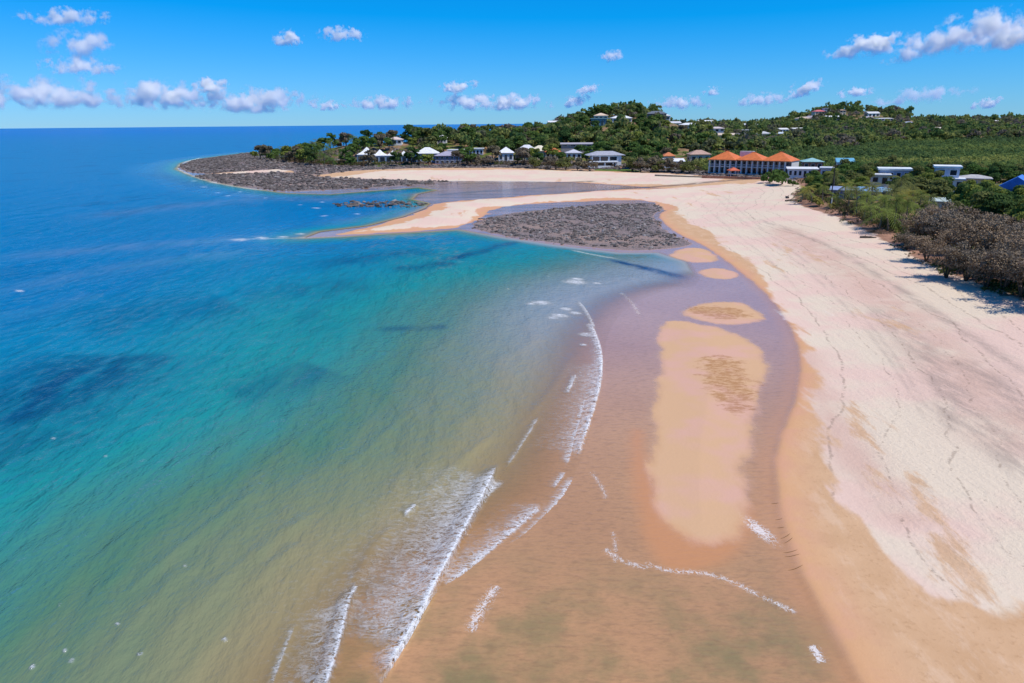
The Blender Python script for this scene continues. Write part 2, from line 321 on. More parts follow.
# ------------------------------------------------------------------ materials of ground and sea
def make_ground_mat():
    t = NT('sand_and_soil'); P = t.pos()
    n_big = t.noise(P, 0.035, 3, .6); n_mid = t.noise(P, 0.25, 4, .6); n_fine = t.noise(P, 3.0, 4, .65); n_grain = t.noise(P, 14.0, 3, .7)
    dry, bars, rock, land, high, weed, foam, dkl, sea, spit = [t.attr(a) for a in ('dry', 'bars', 'rock', 'land', 'high', 'weed', 'foam', 'darkline', 'sea', 'spit')]
    j = lambda v, amp, nn=n_mid: t.add(v, t.mul(t.sub(nn, 0.5), amp))
    # wet flat
    wet = t.mix(t.mr(n_big, .35, .65), lin(194, 146, 98), lin(180, 134, 90))
    wet = t.mix(t.mr(sepY(t, P), 45, 95), wet, t.mix(t.mr(n_big, .35, .65), lin(190, 150, 128), lin(178, 138, 120)))
    mud = t.mr(t.noise(t.mapping(P, rot=(0, 0, R(-6)), sc=(.12, 1, 1)), .16, 5, .65), .44, .60)
    wet = t.mix(t.mul(t.mul(mud, t.mr(sepY(t, P), 150, 190)), .75), wet, lin(122, 98, 84))
    streak = t.noise(t.mapping(P, rot=(0, 0, .2), sc=(1.0, .12, 1)), 0.9, 4, .6)
    rip = t.noise(t.mapping(P, rot=(0, 0, .15), sc=(.35, 1, 1)), 3.2, 3, .6)
    nearolive = t.mr(t.n('ShaderNodeSeparateXYZ') and sepY(t, P), 42, 27)
    wet = t.mix(t.mul(nearolive, t.mr(n_mid, .35, .7)), wet, lin(140, 122, 76))
    wet = t.mix(t.mul(t.mr(rip, .45, .7), .35), wet, lin(138, 104, 70))
    # reddish damp halo near raised sand
    wet = t.mix(t.mul(t.mr(t.noise(t.mapping(P, rot=(0, 0, .3), sc=(.5, 1, 1)), 6.0, 4, .75), .42, .72), .28), wet, lin(128, 102, 62))
    halo = t.mul(t.mr(j(t.attr('halo'), 1.6), -.9, .9), .8)
    wet = t.mix(halo, wet, lin(200, 138, 84))
    wet = t.mix(t.mul(t.mr(j(t.sub(high, .4), 1.5), -2.2, -.2), .45), wet, lin(196, 140, 92))
    damp_c = t.mix(t.mr(n_mid, .3, .7), lin(205, 166, 128), lin(194, 154, 115))
    damp_c = t.mix(t.mul(t.mr(n_fine, .52, .75), .4), damp_c, lin(160, 120, 84))
    damp_c = t.mix(t.mul(t.mr(t.noise(stretch0(t, P), .55, 6, .7), .50, .66), .45), damp_c, lin(216, 184, 154))
    pinkish = t.mr(t.noise(P, .12, 3, .6), .42, .62)
    barc = t.mix(pinkish, lin(202, 162, 124), lin(204, 160, 138))
    highm = t.mr(j(high, .9), 0.0, 1.3); toe = t.mr(j(high, 1.6), .4, 4.2)
    damp_b = t.mix(toe, t.mix(t.mr(n_mid, .4, .6), lin(204, 156, 114), lin(204, 152, 120)), damp_c)
    dampm = t.mx(highm, t.mr(j(spit, 1.5), -.6, .8)); barn = t.noise(t.mapping(P, sc=(1, .5, 1)), .5, 6, .65); barm = t.mr(t.add(bars, t.mul(t.sub(barn, .5), 2.2)), -.4, 1.2)
    c = t.mix(dampm, wet, damp_b)
    c = t.mix(barm, c, barc)
    # dry sand with pink and grey bands running along the beach
    tb = t.add(high, t.mul(t.sub(n_big, .5), 9.0))
    stretch = t.mapping(P, rot=(0, 0, R(-20)), sc=(1, .22, 1))
    pink = t.mr(t.noise(P, .07, 4, .6), .42, .6)
    dry_c = t.mix(pink, lin(217, 198, 173), lin(219, 188, 169))
    bandp = t.attr('belt'); smr = t.attr('smear')
    dry_c = t.mix(t.mul(bandp, t.mr(n_mid, .3, .6, .35, .9)), dry_c, lin(204, 170, 150))
    smudge = t.mul(smr, t.mr(t.noise(stretch, .8, 6, .72), .36, .60))
    dry_c = t.mix(t.mul(smudge, .55), dry_c, lin(140, 124, 114))
    dry_c = t.mix(t.mul(t.mr(n_fine, .5, .8), .22), dry_c, lin(158, 140, 124))
    # wrack lines: thin broken contour lines along the beach
    def wrack(centre, amp, wid, dens, seed):
        w = t.add(high, t.mul(t.sub(t.noise(t.mapping(P, loc=(seed, 0, 0)), .055, 4, .6), .5), amp))
        w = t.add(w, t.mul(t.sub(n_mid, .5), .8))
        ln = t.mr(t.math('ABSOLUTE', t.sub(w, centre)), wid, wid * .2)
        return t.mul(ln, t.mr(t.noise(t.mapping(P, loc=(0, seed, 0)), 1.3, 5, .75), dens, dens + .10))
    wr = None
    for a in ((4.6, 4, .2, .44, 3), (8.5, 6, .16, .48, 5), (13, 7, .18, .46, 17), (16.5, 7, .16, .48, 23), (19.5, 7, .2, .44, 31), (24, 6, .28, .43, 57), (27, 7, .2, .46, 61), (31, 7, .26, .45, 77)):
        wr = wrack(*a) if wr is None else t.mx(wr, wrack(*a))
    crumbs = t.mul(t.mr(t.noise(P, 2.2, 5, .78), .60, .68), t.mul(t.mr(high, 4, 10), t.mr(t.noise(stretch, .25, 4, .65), .45, .6)))
    dry_c = t.mix(t.mul(t.mx(t.mul(wr, .6), t.mul(crumbs, .8)), .72), dry_c, lin(118, 98, 84))
    # ragged damp patches that reach up into the dry sand
    dpt = t.mr(t.add(t.attr('dpatch'), t.mul(t.sub(t.noise(stretch, .9, 6, .7), .5), 6.5)), -.3, .9)
    dm = t.mr(t.add(dry, t.add(t.mul(t.sub(n_mid, .5), 3.4), t.mul(t.sub(t.noise(stretch, .22, 4, .6), .5), 9.0))), -.3, .9)
    dm = t.mul(dm, t.sub(1.0, t.mul(dpt, .8)))
    dm = t.mul(dm, t.sub(1.0, t.mul(t.mr(t.noise(stretch, .16, 5, .65), .60, .66), t.mul(t.mr(high, 22, 15), .75))))
    c = t.mix(dm, c, dry_c)
    c = t.mix(t.mul(dkl, t.mr(n_mid, .25, .5)), c, lin(112, 92, 80))
    # drifts of brown weed left on the bars
    wm = t.mul(t.mr(t.add(weed, t.mul(t.sub(t.noise(t.mapping(P, sc=(.5, 1, 1)), .8, 5, .7), .5), 9)), -.4, .6), .62)
    wm = t.mul(wm, t.mr(t.noise(t.mapping(P, sc=(.5, 1, 1)), 2.4, 5, .75), .40, .58, .25, 1))
    c = t.mix(wm, c, lin(150, 100, 52))
    # rock bed and soil
    rk = t.mix(t.mr(n_fine, .35, .65), lin(112, 102, 102), lin(156, 140, 136))
    rk = t.mix(t.mr(n_big, .45, .62), rk, lin(160, 138, 128))
    rm = t.mr(j(rock, 2.6), -.2, .7)
    c = t.mix(rm, c, rk)
    soil = t.mix(t.mr(n_mid, .38, .6), lin(150, 118, 96), lin(118, 98, 72))
    soil = t.mix(t.mr(t.noise(P, .11, 4, .6), .44, .56), soil, lin(86, 98, 44))
    soil = t.mix(t.mr(j(land, 5), 9, 4), soil, t.mix(t.mr(n_mid, .35, .62), lin(172, 130, 108), lin(142, 108, 88)))
    lm = t.mr(j(t.add(land, t.mul(t.sub(n_mid, .5), 3.5)), 1.5), -.2, .8)
    c = t.mix(lm, c, soil)
    # residual foam
    fn = t.noise(P, 5.0, 4, .7)
    fr_ = t.mr(t.math('ABSOLUTE', t.sub(t.noise(P, 3.0, 4, .6, .8), .5)), .10, .0)
    fo = t.mul(t.mr(t.add(foam, t.add(t.mul(t.sub(fn, .5), .7), t.mul(t.sub(fr_, .5), .6))), .40, 1.0), .75)
    c = t.mix(t.mul(fo, .85), c, (.82, .82, .82))
    drw = t.mr(dry, -3, 6)
    drym = t.mx(t.mx(dampm, barm), t.mx(rm, lm))
    wetness = t.sub(1.0, t.mx(drym, fo))
    rough = t.mr(wetness, 0, 1, .92, .10); spec = t.mr(wetness, 0, 1, .12, .95)
    h = t.add(t.mul(n_fine, t.mul(drym, t.add(.025, t.mul(drw, .06)))), t.mul(n_grain, t.mul(drym, t.add(.007, t.mul(drw, .015)))))
    h = t.add(h, t.mul(t.noise(stretch, 1.1, 4, .6), t.mul(drym, t.mul(drw, .12))))
    h = t.add(h, t.mul(rip, t.mr(wetness, 0, 1, 0, .03)))
    h = t.add(h, t.mul(t.mul(rm, n_fine), .5))
    return t.done(t.bsdf(c, rough, spec, t.bump(h, 1.0, 1.0)))
def stretch0(t, P): return t.mapping(P, rot=(0, 0, R(-20)), sc=(1, .4, 1))
def sepX(t, P):
    nd = t.n('ShaderNodeSeparateXYZ'); t.put(nd.inputs[0], P); return nd.outputs[0]
def sepY(t, P):
    nd = t.n('ShaderNodeSeparateXYZ'); t.put(nd.inputs[0], P); return nd.outputs[1]
ground_mat = make_ground_mat()
g = link('ground', mesh_np('ground', np.c_[X, Y, zt], Q, ground_mat, True, at_), kind='structure')

# ---- sea
X, Y, Q, _, _ = fan(0.11, 1.0042, 1.009, 60000)
ds = sdf(SEA, X, Y)
keep = ds > -2.5
fk = keep[Q].all(1); ids = np.cumsum(keep) - 1; Q = ids[Q[fk]]; X, Y, ds = X[keep], Y[keep], ds[keep]
dg, _, _ = pline(SWASH, X, Y, 120); dst, _, _ = pline(STEEP, X, Y, 120)
far = np.hypot(X, Y)
dep = np.where(ds > 0, np.minimum(np.minimum(dg, ds * 7), 9 * dst), 0)
dep = dep + np.where((dep >= 119), np.clip(far - 260, 0, 4000) * .25, 0)
def pxband(pts, w, amp):
    d, s, al = pline(densify(pl(pts), 2), X, Y, w * 3.5)
    return amp * np.exp(-(d / w) ** 2) * smooth(al / .25) * smooth((1 - al) / .12)
bar = np.maximum.reduce([pxband([(-40, 262), (20, 256), (90, 250), (180, 243), (260, 238), (330, 235)], 6, .85), pxband([(-40, 300), (20, 288), (90, 272), (170, 260), (250, 250)], 5, .55),
                         pxband([(60, 222), (130, 212), (200, 204), (270, 198), (330, 197)], 9, .7), pxband([(290, 203), (340, 197), (390, 195), (430, 194)], 9, 1.0), pxband([(300, 226), (350, 221), (400, 213), (428, 205)], 6, 1.0), pxband([(230, 193), (280, 198), (330, 200)], 7, .7), pxband([(-30, 325), (30, 312), (100, 292)], 3, .3)])
dark = np.zeros_like(X)
for pts, w, a in (([(430, 263), (462, 257), (500, 246), (520, 241)], 2.0, .8), ([(385, 270), (420, 268), (455, 262)], 3.0, .6), ([(330, 266), (380, 255), (440, 250)], 5, .4), ([(598, 257), (640, 267), (680, 276), (706, 283)], 1.0, 1.0),
                  ([(630, 265), (665, 274), (700, 281)], 1.2, 1.0), ([(-50, 440), (10, 412), (60, 388), (130, 350)], 9.0, .75), ([(-60, 480), (0, 455), (70, 425)], 5, .5), ([(215, 400), (270, 386), (330, 366)], 4.5, .42), ([(370, 329), (420, 328), (450, 325)], 1.4, .5),
                  ([(60, 330), (150, 315), (240, 300)], 10, .4), ([(220, 300), (300, 290), (380, 285)], 6, .3), ([(140, 172), (175, 178), (210, 190)], 8, .35)):
    dark = np.maximum(dark, pxband(pts, w, a))
foam = np.zeros_like(X); zw = np.zeros_like(X)
B = (X, Y)
# crest lines from the near end to the far end; the sea lies to their left
CRESTS = [([(372, 700), (395, 662), (412, 635), (428, 604), (440, 578), (455, 552), (470, 523), (486, 494), (499, 464)], 1.22, .85, .40),
          ([(322, 700), (333, 668), (341, 640), (347, 612), (354, 588)], 1.1, .5, .28),
          ([(436, 590), (458, 578), (490, 552), (520, 526), (545, 502)], 1.0, 1.0, .08),
          ([(576, 462), (584, 440), (594, 412), (602, 380), (602, 352), (594, 330), (588, 318)], 1.12, .8, .25),
          ([(553, 490), (560, 480), (566, 472)], .9, .4, .08),
          ([(405, 516), (411, 511), (417, 505)], 1.2, .25, .2), ([(351, 598), (354, 592), (357, 586)], 1.2, .2, .12),
          ([(567, 395), (572, 385), (576, 374)], .9, .4, .08), ([(566, 470), (574, 440), (580, 420), (586, 395)], .95, .5, .06), ([(596, 330), (588, 312), (578, 300)], .9, .5, .06), ([(440, 640), (470, 600), (500, 562), (530, 530)], .72, .3, .02), ([(505, 470), (525, 440), (540, 415)], .62, .3, .06), ([(270, 690), (285, 650), (296, 622)], .62, .3, .06),
          ([(470, 634), (500, 580), (520, 545), (545, 520), (562, 500), (577, 472)], 1.05, .55, .05)]
for pts, a, w, zz in CRESTS:
    f, d, s = foamline(pts, a, w, .10, .14, B)
    foam = np.maximum(foam, f)
    zw = np.maximum(zw, zz * np.where(s > 0, np.exp(-(d / 1.1) ** 2), np.exp(-(d / .28) ** 2)) * np.clip(f / a * 3, 0, 1))
# wide, thin sheets of old foam behind the breakers
for pts, a, w in (([(395, 662), (428, 604), (455, 552), (486, 494), (510, 478)], .78, 4.6), ([(322, 700), (341, 640), (347, 600)], .68, 2.2), ([(440, 585), (490, 552), (545, 505)], .70, 1.6), ([(576, 462), (594, 412), (602, 360)], .74, 2.6)):
    f, d, s = foamline(pts, a, w, .2, .1, B); foam = np.maximum(foam, f)
# swell lines still without foam
for pts, zz in (([(60, 400), (20, 450), (-20, 500)], .14), ([(150, 420), (80, 480), (0, 560)], .14), ([(330, 500), (240, 560), (150, 660)], .13), ([(190, 560), (130, 620), (90, 690)], .13), ([(350, 400), (300, 440), (230, 480)], .13), ([(420, 400), (380, 440), (330, 480)], .13), ([(400, 520), (372, 548), (352, 590)], .14), ([(300, 540), (270, 566), (250, 590)], .12), ([(270, 480), (190, 540), (120, 600)], .15), ([(220, 470), (120, 540), (20, 620)], .12), ([(500, 430), (450, 470), (417, 505)], .14),
                ([(575, 350), (560, 380), (520, 430)], .10)):
    d, s, al = pline(densify(pl(pts), 2), X, Y, 8); zw = np.maximum(zw, zz * np.exp(-(d / .55) ** 2) * smooth(al / .2) * smooth((1 - al) / .2))
# short white crests of the cross chop and along the reef
CAPS = [(541, 303, 2.0), (575, 282, 2.6), (577, 279, 1.5), (560, 316, 1.6), (587, 335, 1.5), (575, 313, 1.2), (566, 309, 1.2), (530, 304, 1.0), (597, 283, 1.0), (622, 294, .8), (508, 289, .6), (553, 318, 1.0), (548, 276, .6), (572, 380, .6), (583, 345, .9),
        (316, 208, 2.2), (324, 216, 1.8), (357, 214, 1.6), (322, 202, 1.6), (240, 240, 3.2), (262, 238, 2.6), (283, 237, 2.2), (346, 233.5, 2.4), (300, 234, 2.0), (292, 200, 1.6), (265, 198, 1.6), (228, 196, 2), (218, 193, 2.2), (300, 205, 1.3), (204, 187, 3), (194, 181, 3), (240, 192, 2),
        (20, 291, 1.0), (53, 438, .5), (106, 458, .4), (32, 667, .35), (72, 663, .35), (65, 652, .3), (140, 654, .35), (117, 625, .3), (185, 566, .3), (224, 638, .35), (60, 605, .25), (16, 290, .6)]
for px, py, L in CAPS:
    cx, cy = un(px, py); L *= .72 if L < 1 else .95; m = (abs(X - cx) < L * 3) & (abs(Y - cy) < L * 3)
    u = (X[m] - cx); v = (Y[m] - cy)
    foam[m] = np.maximum(foam[m], ((.95 if L > .6 else .72) if far[m].min() < 160 else .78) * np.exp(-((u / (.8 * L)) ** 2 + ((v + .3 * u) / (.7 * L)) ** 2)))
    zw[m] = np.maximum(zw[m], .08 * np.exp(-((u / (.5 * L)) ** 2 + (v / (.8 * L)) ** 2)))
# surf collar along the rocky point
pt = densify(pl([(300, 194), (250, 189), (215, 183), (195, 177), (177, 169), (183, 162.5), (200, 158)]), 2)
d, s, al = pline(pt, X, Y, 25); foam = np.maximum(foam, .85 * np.exp(-d / 1.6) * smooth(al / .1) * (.35 + vnoise(X, Y, 11, 44)))
sp = densify(pl([(230, 240), (300, 238), (345, 236), (420, 231)]), 2); d, s, al = pline(sp, X, Y, 25); foam = np.maximum(foam, .62 * np.exp(-d / .9) * smooth((1 - al) / .5))
lag = densify(pl([(566, 249), (600, 256), (630, 261)]), 2); d, s, al = pline(lag, X, Y, 8); foam = np.maximum(foam, .8 * np.exp(-d / .5) * smooth((1 - al) / .3) * smooth(al / .2))
chop = (vnoise(X + .15 * Y, Y * .35, 2.3, 11) - .5) * .16 + (vnoise(X, Y * .5, .9, 12) - .5) * .08 + (vnoise(X + .1 * Y, Y * .22, 5.5, 13) - .5) * .22
zw = zw + chop * smooth(ds / 12) * smooth((620 - far) / 420)
zw = np.where(ds <= 0, np.minimum(zw, 0) - .0, zw)
def make_sea_mat():
    t = NT('sea_water'); P = t.pos()
    dep, foam, dark, bar, ds = [t.attr(a) for a in ('dep', 'foam', 'dark', 'bar', 'ds')]
    along = t.mapping(P, rot=(0, 0, R(8)), sc=(1, .28, 1))
    n1 = t.noise(t.mapping(P, sc=(1, .5, 1)), .03, 4, .6); n2 = t.noise(along, .35, 4, .6)
    d = t.mul(dep, t.add(.66, t.mul(n1, .68)))
    d = t.add(d, t.mul(t.sub(n2, .5), t.mn(t.mul(d, .5), 9.0)))
    d = t.mul(d, t.sub(1.0, t.mul(bar, .30)))
    near = t.ramp(t.math('DIVIDE', d, 140.0), [(0, lin(168, 137, 98)), (.04, lin(156, 137, 98)), (.085, lin(124, 128, 96)), (.16, lin(80, 119, 94)), (.26, lin(30, 134, 132)), (.44, lin(8, 124, 154)), (.64, lin(2, 110, 158)), (1, lin(1, 116, 172))])
    c = t.mix(t.mr(d, 130, 1200), near, lin(0, 108, 186))
    c = t.mix(t.mul(t.mul(t.mul(t.mr(sepY(t, P), 50, 105), t.mr(sepX(t, P), -22, 8)), t.mr(dep, 34, 8)), .72), c, lin(146, 154, 164))  # pale sky sheen of the calm lagoon shallows, painted into the water colour
    c = t.mix(t.mul(t.mul(bar, t.mr(n2, .3, .65, .3, 1)), .42), c, lin(118, 140, 182))
    c = t.mix(t.mul(dark, t.mr(n2, .3, .62, .35, 1.0)), c, lin(4, 40, 88))
    patch = t.mr(t.noise(t.mapping(P, sc=(1, .6, 1)), .045, 5, .62), .54, .66)
    c = t.mix(t.mul(t.mul(patch, t.mr(dep, 22, 45)), .22), c, lin(2, 48, 96))
    # foam
    Pf = t.mapping(P, rot=(0, 0, R(-12)), sc=(.5, 1, 1))
    r1 = t.mr(t.math('ABSOLUTE', t.sub(t.noise(Pf, 1.5, 5, .62, .6), .5)), .075, .0); r2 = t.mr(t.math('ABSOLUTE', t.sub(t.noise(Pf, 4.2, 4, .65, .5), .5)), .10, .0)
    fn = t.noise(t.mapping(P, sc=(.6, 1, 1)), 2.6, 6, .7)
    lace = t.mul(t.mx(r1, t.mul(r2, .8)), t.mr(t.add(foam, t.mul(t.sub(fn, .5), .9)), .12, .85))
    solid = t.mr(t.add(foam, t.add(t.mul(t.sub(fn, .5), 1.3), t.mul(t.sub(r2, .5), .35))), .72, 1.25)
    f = t.mx(t.mul(lace, .75), solid)
    # waves
    w1 = t.noise(t.mapping(P, rot=(0, 0, R(8)), sc=(1, .4, 1)), .55, 4, .6)
    w2 = t.noise(t.mapping(P, rot=(0, 0, R(-14)), sc=(1, .55, 1)), 2.0, 3, .6)
    w3 = t.noise(t.mapping(P, rot=(0, 0, R(4)), sc=(1, .3, 1)), .16, 3, .55)
    h = t.add(t.add(t.mul(w1, .75), t.mul(w2, .30)), t.mul(w3, .9))
    hs = t.mul(h, t.add(t.mr(ds, -1, 12, .04, .45), t.mr(ds, 10, 40, 0, .6)))
    hs = t.add(hs, t.mul(f, t.add(.05, t.mul(fn, .12))))
    nrm = t.bump(hs, 1.0, 1.0)
    op = t.mr(dep, .2, 9.0, .0, .97)
    tr = t.n('ShaderNodeBsdfTransparent'); t.put(tr.inputs[0], (.97, .97, .96))
    df = t.n('ShaderNodeBsdfDiffuse'); t.put(df.inputs[0], c); t.put(df.inputs[2] if len(df.inputs) > 2 else df.inputs[-1], nrm)
    m1 = t.n('ShaderNodeMixShader'); t.put(m1.inputs[0], op); t.put(m1.inputs[1], tr.outputs[0]); t.put(m1.inputs[2], df.outputs[0])
    gl = t.n('ShaderNodeBsdfGlossy'); gl.inputs['Roughness'].default_value = .07; t.put(gl.inputs['Normal'], nrm)
    fr = t.n('ShaderNodeFresnel'); fr.inputs[0].default_value = 1.33; t.put(fr.inputs[1], nrm)
    m2 = t.n('ShaderNodeMixShader'); t.put(m2.inputs[0], t.mul(t.mn(fr.outputs[0], t.mr(ds, 12, 38, .52, .26)), t.mr(ds, 0, 4))); t.put(m2.inputs[1], m1.outputs[0]); t.put(m2.inputs[2], gl.outputs[0])
    fd = t.n('ShaderNodeBsdfDiffuse'); t.put(fd.inputs[0], (.86, .87, .88)); t.put(fd.inputs[2], t.bump(fn, .25, 1.0))
    m3 = t.n('ShaderNodeMixShader'); t.put(m3.inputs[0], t.mul(f, .94)); t.put(m3.inputs[1], m2.outputs[0]); t.put(m3.inputs[2], fd.outputs[0])
    return t.done(m3.outputs[0])
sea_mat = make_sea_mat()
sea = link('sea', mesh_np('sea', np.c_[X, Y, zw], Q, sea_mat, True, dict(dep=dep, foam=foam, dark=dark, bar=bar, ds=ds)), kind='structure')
# ------------------------------------------------------------------ materials of plants, rocks and buildings
def leaf_mat(name, stuff=False, stops=None, trans=.45):
    t = NT(name)
    tint = t.attr('tint')
    if stuff:
        c = t.ramp(t.attr('tone'), stops)
    else:
        oi = t.n('ShaderNodeObjectInfo'); c = oi.outputs['Color']
        c = t.mix(t.mul(oi.outputs['Random'], .30), c, lin(96, 104, 58) if trans > .2 else lin(112, 98, 78))
    c = t.mix(t.mr(tint, 0, 1, 0, .55, False), c, t.mix(1.0, c, (1.9, 1.75, 1.5), 'MULTIPLY'))
    d = t.n('ShaderNodeBsdfDiffuse'); t.put(d.inputs[0], c)
    tr = t.n('ShaderNodeBsdfTranslucent'); t.put(tr.inputs[0], c)
    m = t.n('ShaderNodeMixShader'); m.inputs[0].default_value = trans; t.put(m.inputs[1], d.outputs[0]); t.put(m.inputs[2], tr.outputs[0])
    return t.done(m.outputs[0])
M = {}
M['leaf'] = leaf_mat('foliage')
M['twig'] = leaf_mat('dry_foliage', trans=.1)
M['wood_stuff'] = leaf_mat('woodland_foliage', True, [(0, (.056, .108, .046)), (.22, (.095, .156, .054)), (.42, (.145, .195, .064)), (.58, (.215, .240, .080)), (.70, (.110, .130, .070)), (.82, (.170, .152, .118)), (1, (.200, .172, .152))])
M['mangrove'] = leaf_mat('mangrove_foliage', True, [(0, (.085, .135, .058)), (.5, (.120, .178, .060)), (.85, (.175, .225, .070)), (1, (.25, .275, .085))])
M['scrub'] = leaf_mat('scrub_foliage', True, [(0, (.16, .115, .080)), (.4, (.13, .105, .065)), (.6, (.085, .105, .038)), (1, (.12, .15, .045))])
def plain(name, c, rough=.7, nscale=2.0, amp=.18, spec=.3, bump=0.0):
    t = NT(name); P = t.pos(); n = t.noise(P, nscale, 4, .6)
    c2 = tuple(x * (1 - amp * 1.6) for x in c)
    return t.done(t.bsdf(t.mix(t.mr(n, .3, .7), c, c2), rough, spec, t.bump(n, bump, 1.0) if bump else None))
M['bark'] = plain('bark', (.13, .10, .075), .9, 3, .3, .1)
M['bark_grey'] = plain('grey_bark', (.22, .19, .16), .9, 3, .25, .1)
M['glass'] = plain('window_glass', (.02, .03, .045), .08, .5, .1, .6)
def wallm(rgb): 
    k = 'w%d_%d_%d' % rgb
    if k not in M: M[k] = plain('painted_wall', lin(*rgb), .8, .8, .08)
    return M[k]
def roofm(rgb):
    k = 'r%d_%d_%d' % rgb
    if k not in M:
        t = NT('roof_sheeting'); P = t.pos(); n = t.noise(P, .9, 4, .65)
        w = t.n('ShaderNodeTexWave'); t.put(w.inputs[0], P); w.inputs['Scale'].default_value = 1.1
        c = lin(*rgb); c = t.mix(t.mr(n, .35, .7), c, tuple(x * .74 for x in c)); c = t.mix(t.mul(w.outputs['Fac'], .18), c, (.1, .1, .1))
        M[k] = t.done(t.bsdf(c, .6, .35))
    return M[k]

# ------------------------------------------------------------------ shapes
class MB:
    def __init__(s): s.v = []; s.f = []
    def raw(s, V, Fs):
        b = len(s.v); s.v += [tuple(p) for p in V]; s.f += [tuple(b + i for i in f) for f in Fs]; return s
    def box(s, x0, y0, z0, x1, y1, z1):
        V = [(x, y, z) for z in (z0, z1) for x, y in ((x0, y0), (x1, y0), (x1, y1), (x0, y1))]
        return s.raw(V, [(3, 2, 1, 0), (4, 5, 6, 7), (0, 1, 5, 4), (1, 2, 6, 5), (2, 3, 7, 6), (3, 0, 4, 7)])
    def tube(s, pts, rad, n=6):
        pts = np.asarray(pts, float); V = []
        for i, p in enumerate(pts):
            d = pts[min(i + 1, len(pts) - 1)] - pts[max(i - 1, 0)]; d /= np.linalg.norm(d) + 1e-9
            a = np.cross(d, (0, 1, 0) if abs(d[1]) < .9 else (1, 0, 0)); a /= np.linalg.norm(a); b = np.cross(d, a)
            for k in range(n):
                q = 2 * math.pi * k / n; V.append(p + rad[i] * (math.cos(q) * a + math.sin(q) * b))
        Fs = []
        for i in range(len(pts) - 1):
            for k in range(n): Fs.append((i * n + k, i * n + (k + 1) % n, (i + 1) * n + (k + 1) % n, (i + 1) * n + k))
        Fs.append(tuple(range(n))[::-1]); Fs.append(tuple((len(pts) - 1) * n + k for k in range(n)))
        return s.raw(V, Fs)
    def mesh(s, name, mat, sm=False):
        me = bpy.data.meshes.new(name); me.from_pydata(s.v, [], s.f); me.materials.append(mat)
        if sm: me.polygons.foreach_set('use_smooth', [True] * len(me.polygons))
        me.update(); return me
def leaves(C, Nrm, size, r, aspect=1.0):
    """one quad per centre, facing roughly along its normal"""
    n = len(C); Nn = Nrm / (np.linalg.norm(Nrm, axis=1, keepdims=True) + 1e-9)
    a = np.cross(Nn, r.normal(size=(n, 3))); a /= np.linalg.norm(a, axis=1, keepdims=True) + 1e-9
    b = np.cross(Nn, a); sz = (size * r.uniform(.55, 1.25, n))[:, None] * .5
    V = np.stack([C - a * sz - b * sz * aspect, C + a * sz - b * sz * aspect * .6, C + a * sz * .8 + b * sz * aspect, C - a * sz * .9 + b * sz * aspect * .8], 1).reshape(-1, 3)
    return V, np.arange(n * 4).reshape(n, 4), np.repeat(r.random(n), 4)
def crown_pts(r, n, R_, H, lobes, base, flat=.6):
    """leaf centres on the shells of uneven lobes"""
    L = []
    for k in range(lobes):
        a = r.uniform(0, 2 * math.pi); q = R_ * math.sqrt(r.uniform(.0, 1)) * .72
        zz = base + H * (r.uniform(.18, .92) * (1 - .55 * (q / R_) ** 2) + .08)
        L.append((q * math.cos(a), q * math.sin(a), zz, R_ * r.uniform(.28, .52)))
    k = r.integers(0, lobes, n); L = np.array(L); d = r.normal(size=(n, 3)); d /= np.linalg.norm(d, axis=1, keepdims=True)
    d[:, 2] = np.where(d[:, 2] < -.35, -d[:, 2], d[:, 2])
    C = L[k, :3] + d * (L[k, 3] * r.uniform(.55, 1.12, n) ** .7)[:, None] * np.array([1, 1, flat])
    N = d + r.normal(size=(n, 3)) * .55
    return C, N, L
def tree_proto(seed, n, R_, H, lobes, base, leaf, trunk_r, flat=.65, aspect=1.0, forks=4):
    r = np.random.default_rng(seed); C, N, L = crown_pts(r, n, R_, H - base, lobes, base, flat)
    V, Fc, ti = leaves(C, N, leaf, r, aspect)
    crown = mesh_np('crown', V, Fc, M['leaf'], False, {'tint': ti})
    mb = MB(); lean = r.normal(size=2) * .3
    mb.tube([(0, 0, -.5), (lean[0] * .4, lean[1] * .4, base * .5), (lean[0], lean[1], base * 1.1), (lean[0] * 1.2, lean[1] * 1.2, H * .62)], [trunk_r * 1.25, trunk_r, trunk_r * .8, trunk_r * .25])
    for l in L[r.permutation(len(L))[:forks]]:
        m = np.array([lean[0], lean[1], base * .9]); e = l[:3]
        mb.tube([m, (m + e) / 2 + r.normal(size=3) * .25, e], [trunk_r * .6, trunk_r * .4, trunk_r * .12], 5)
    return crown, mb.mesh('trunk', M['bark'], True)
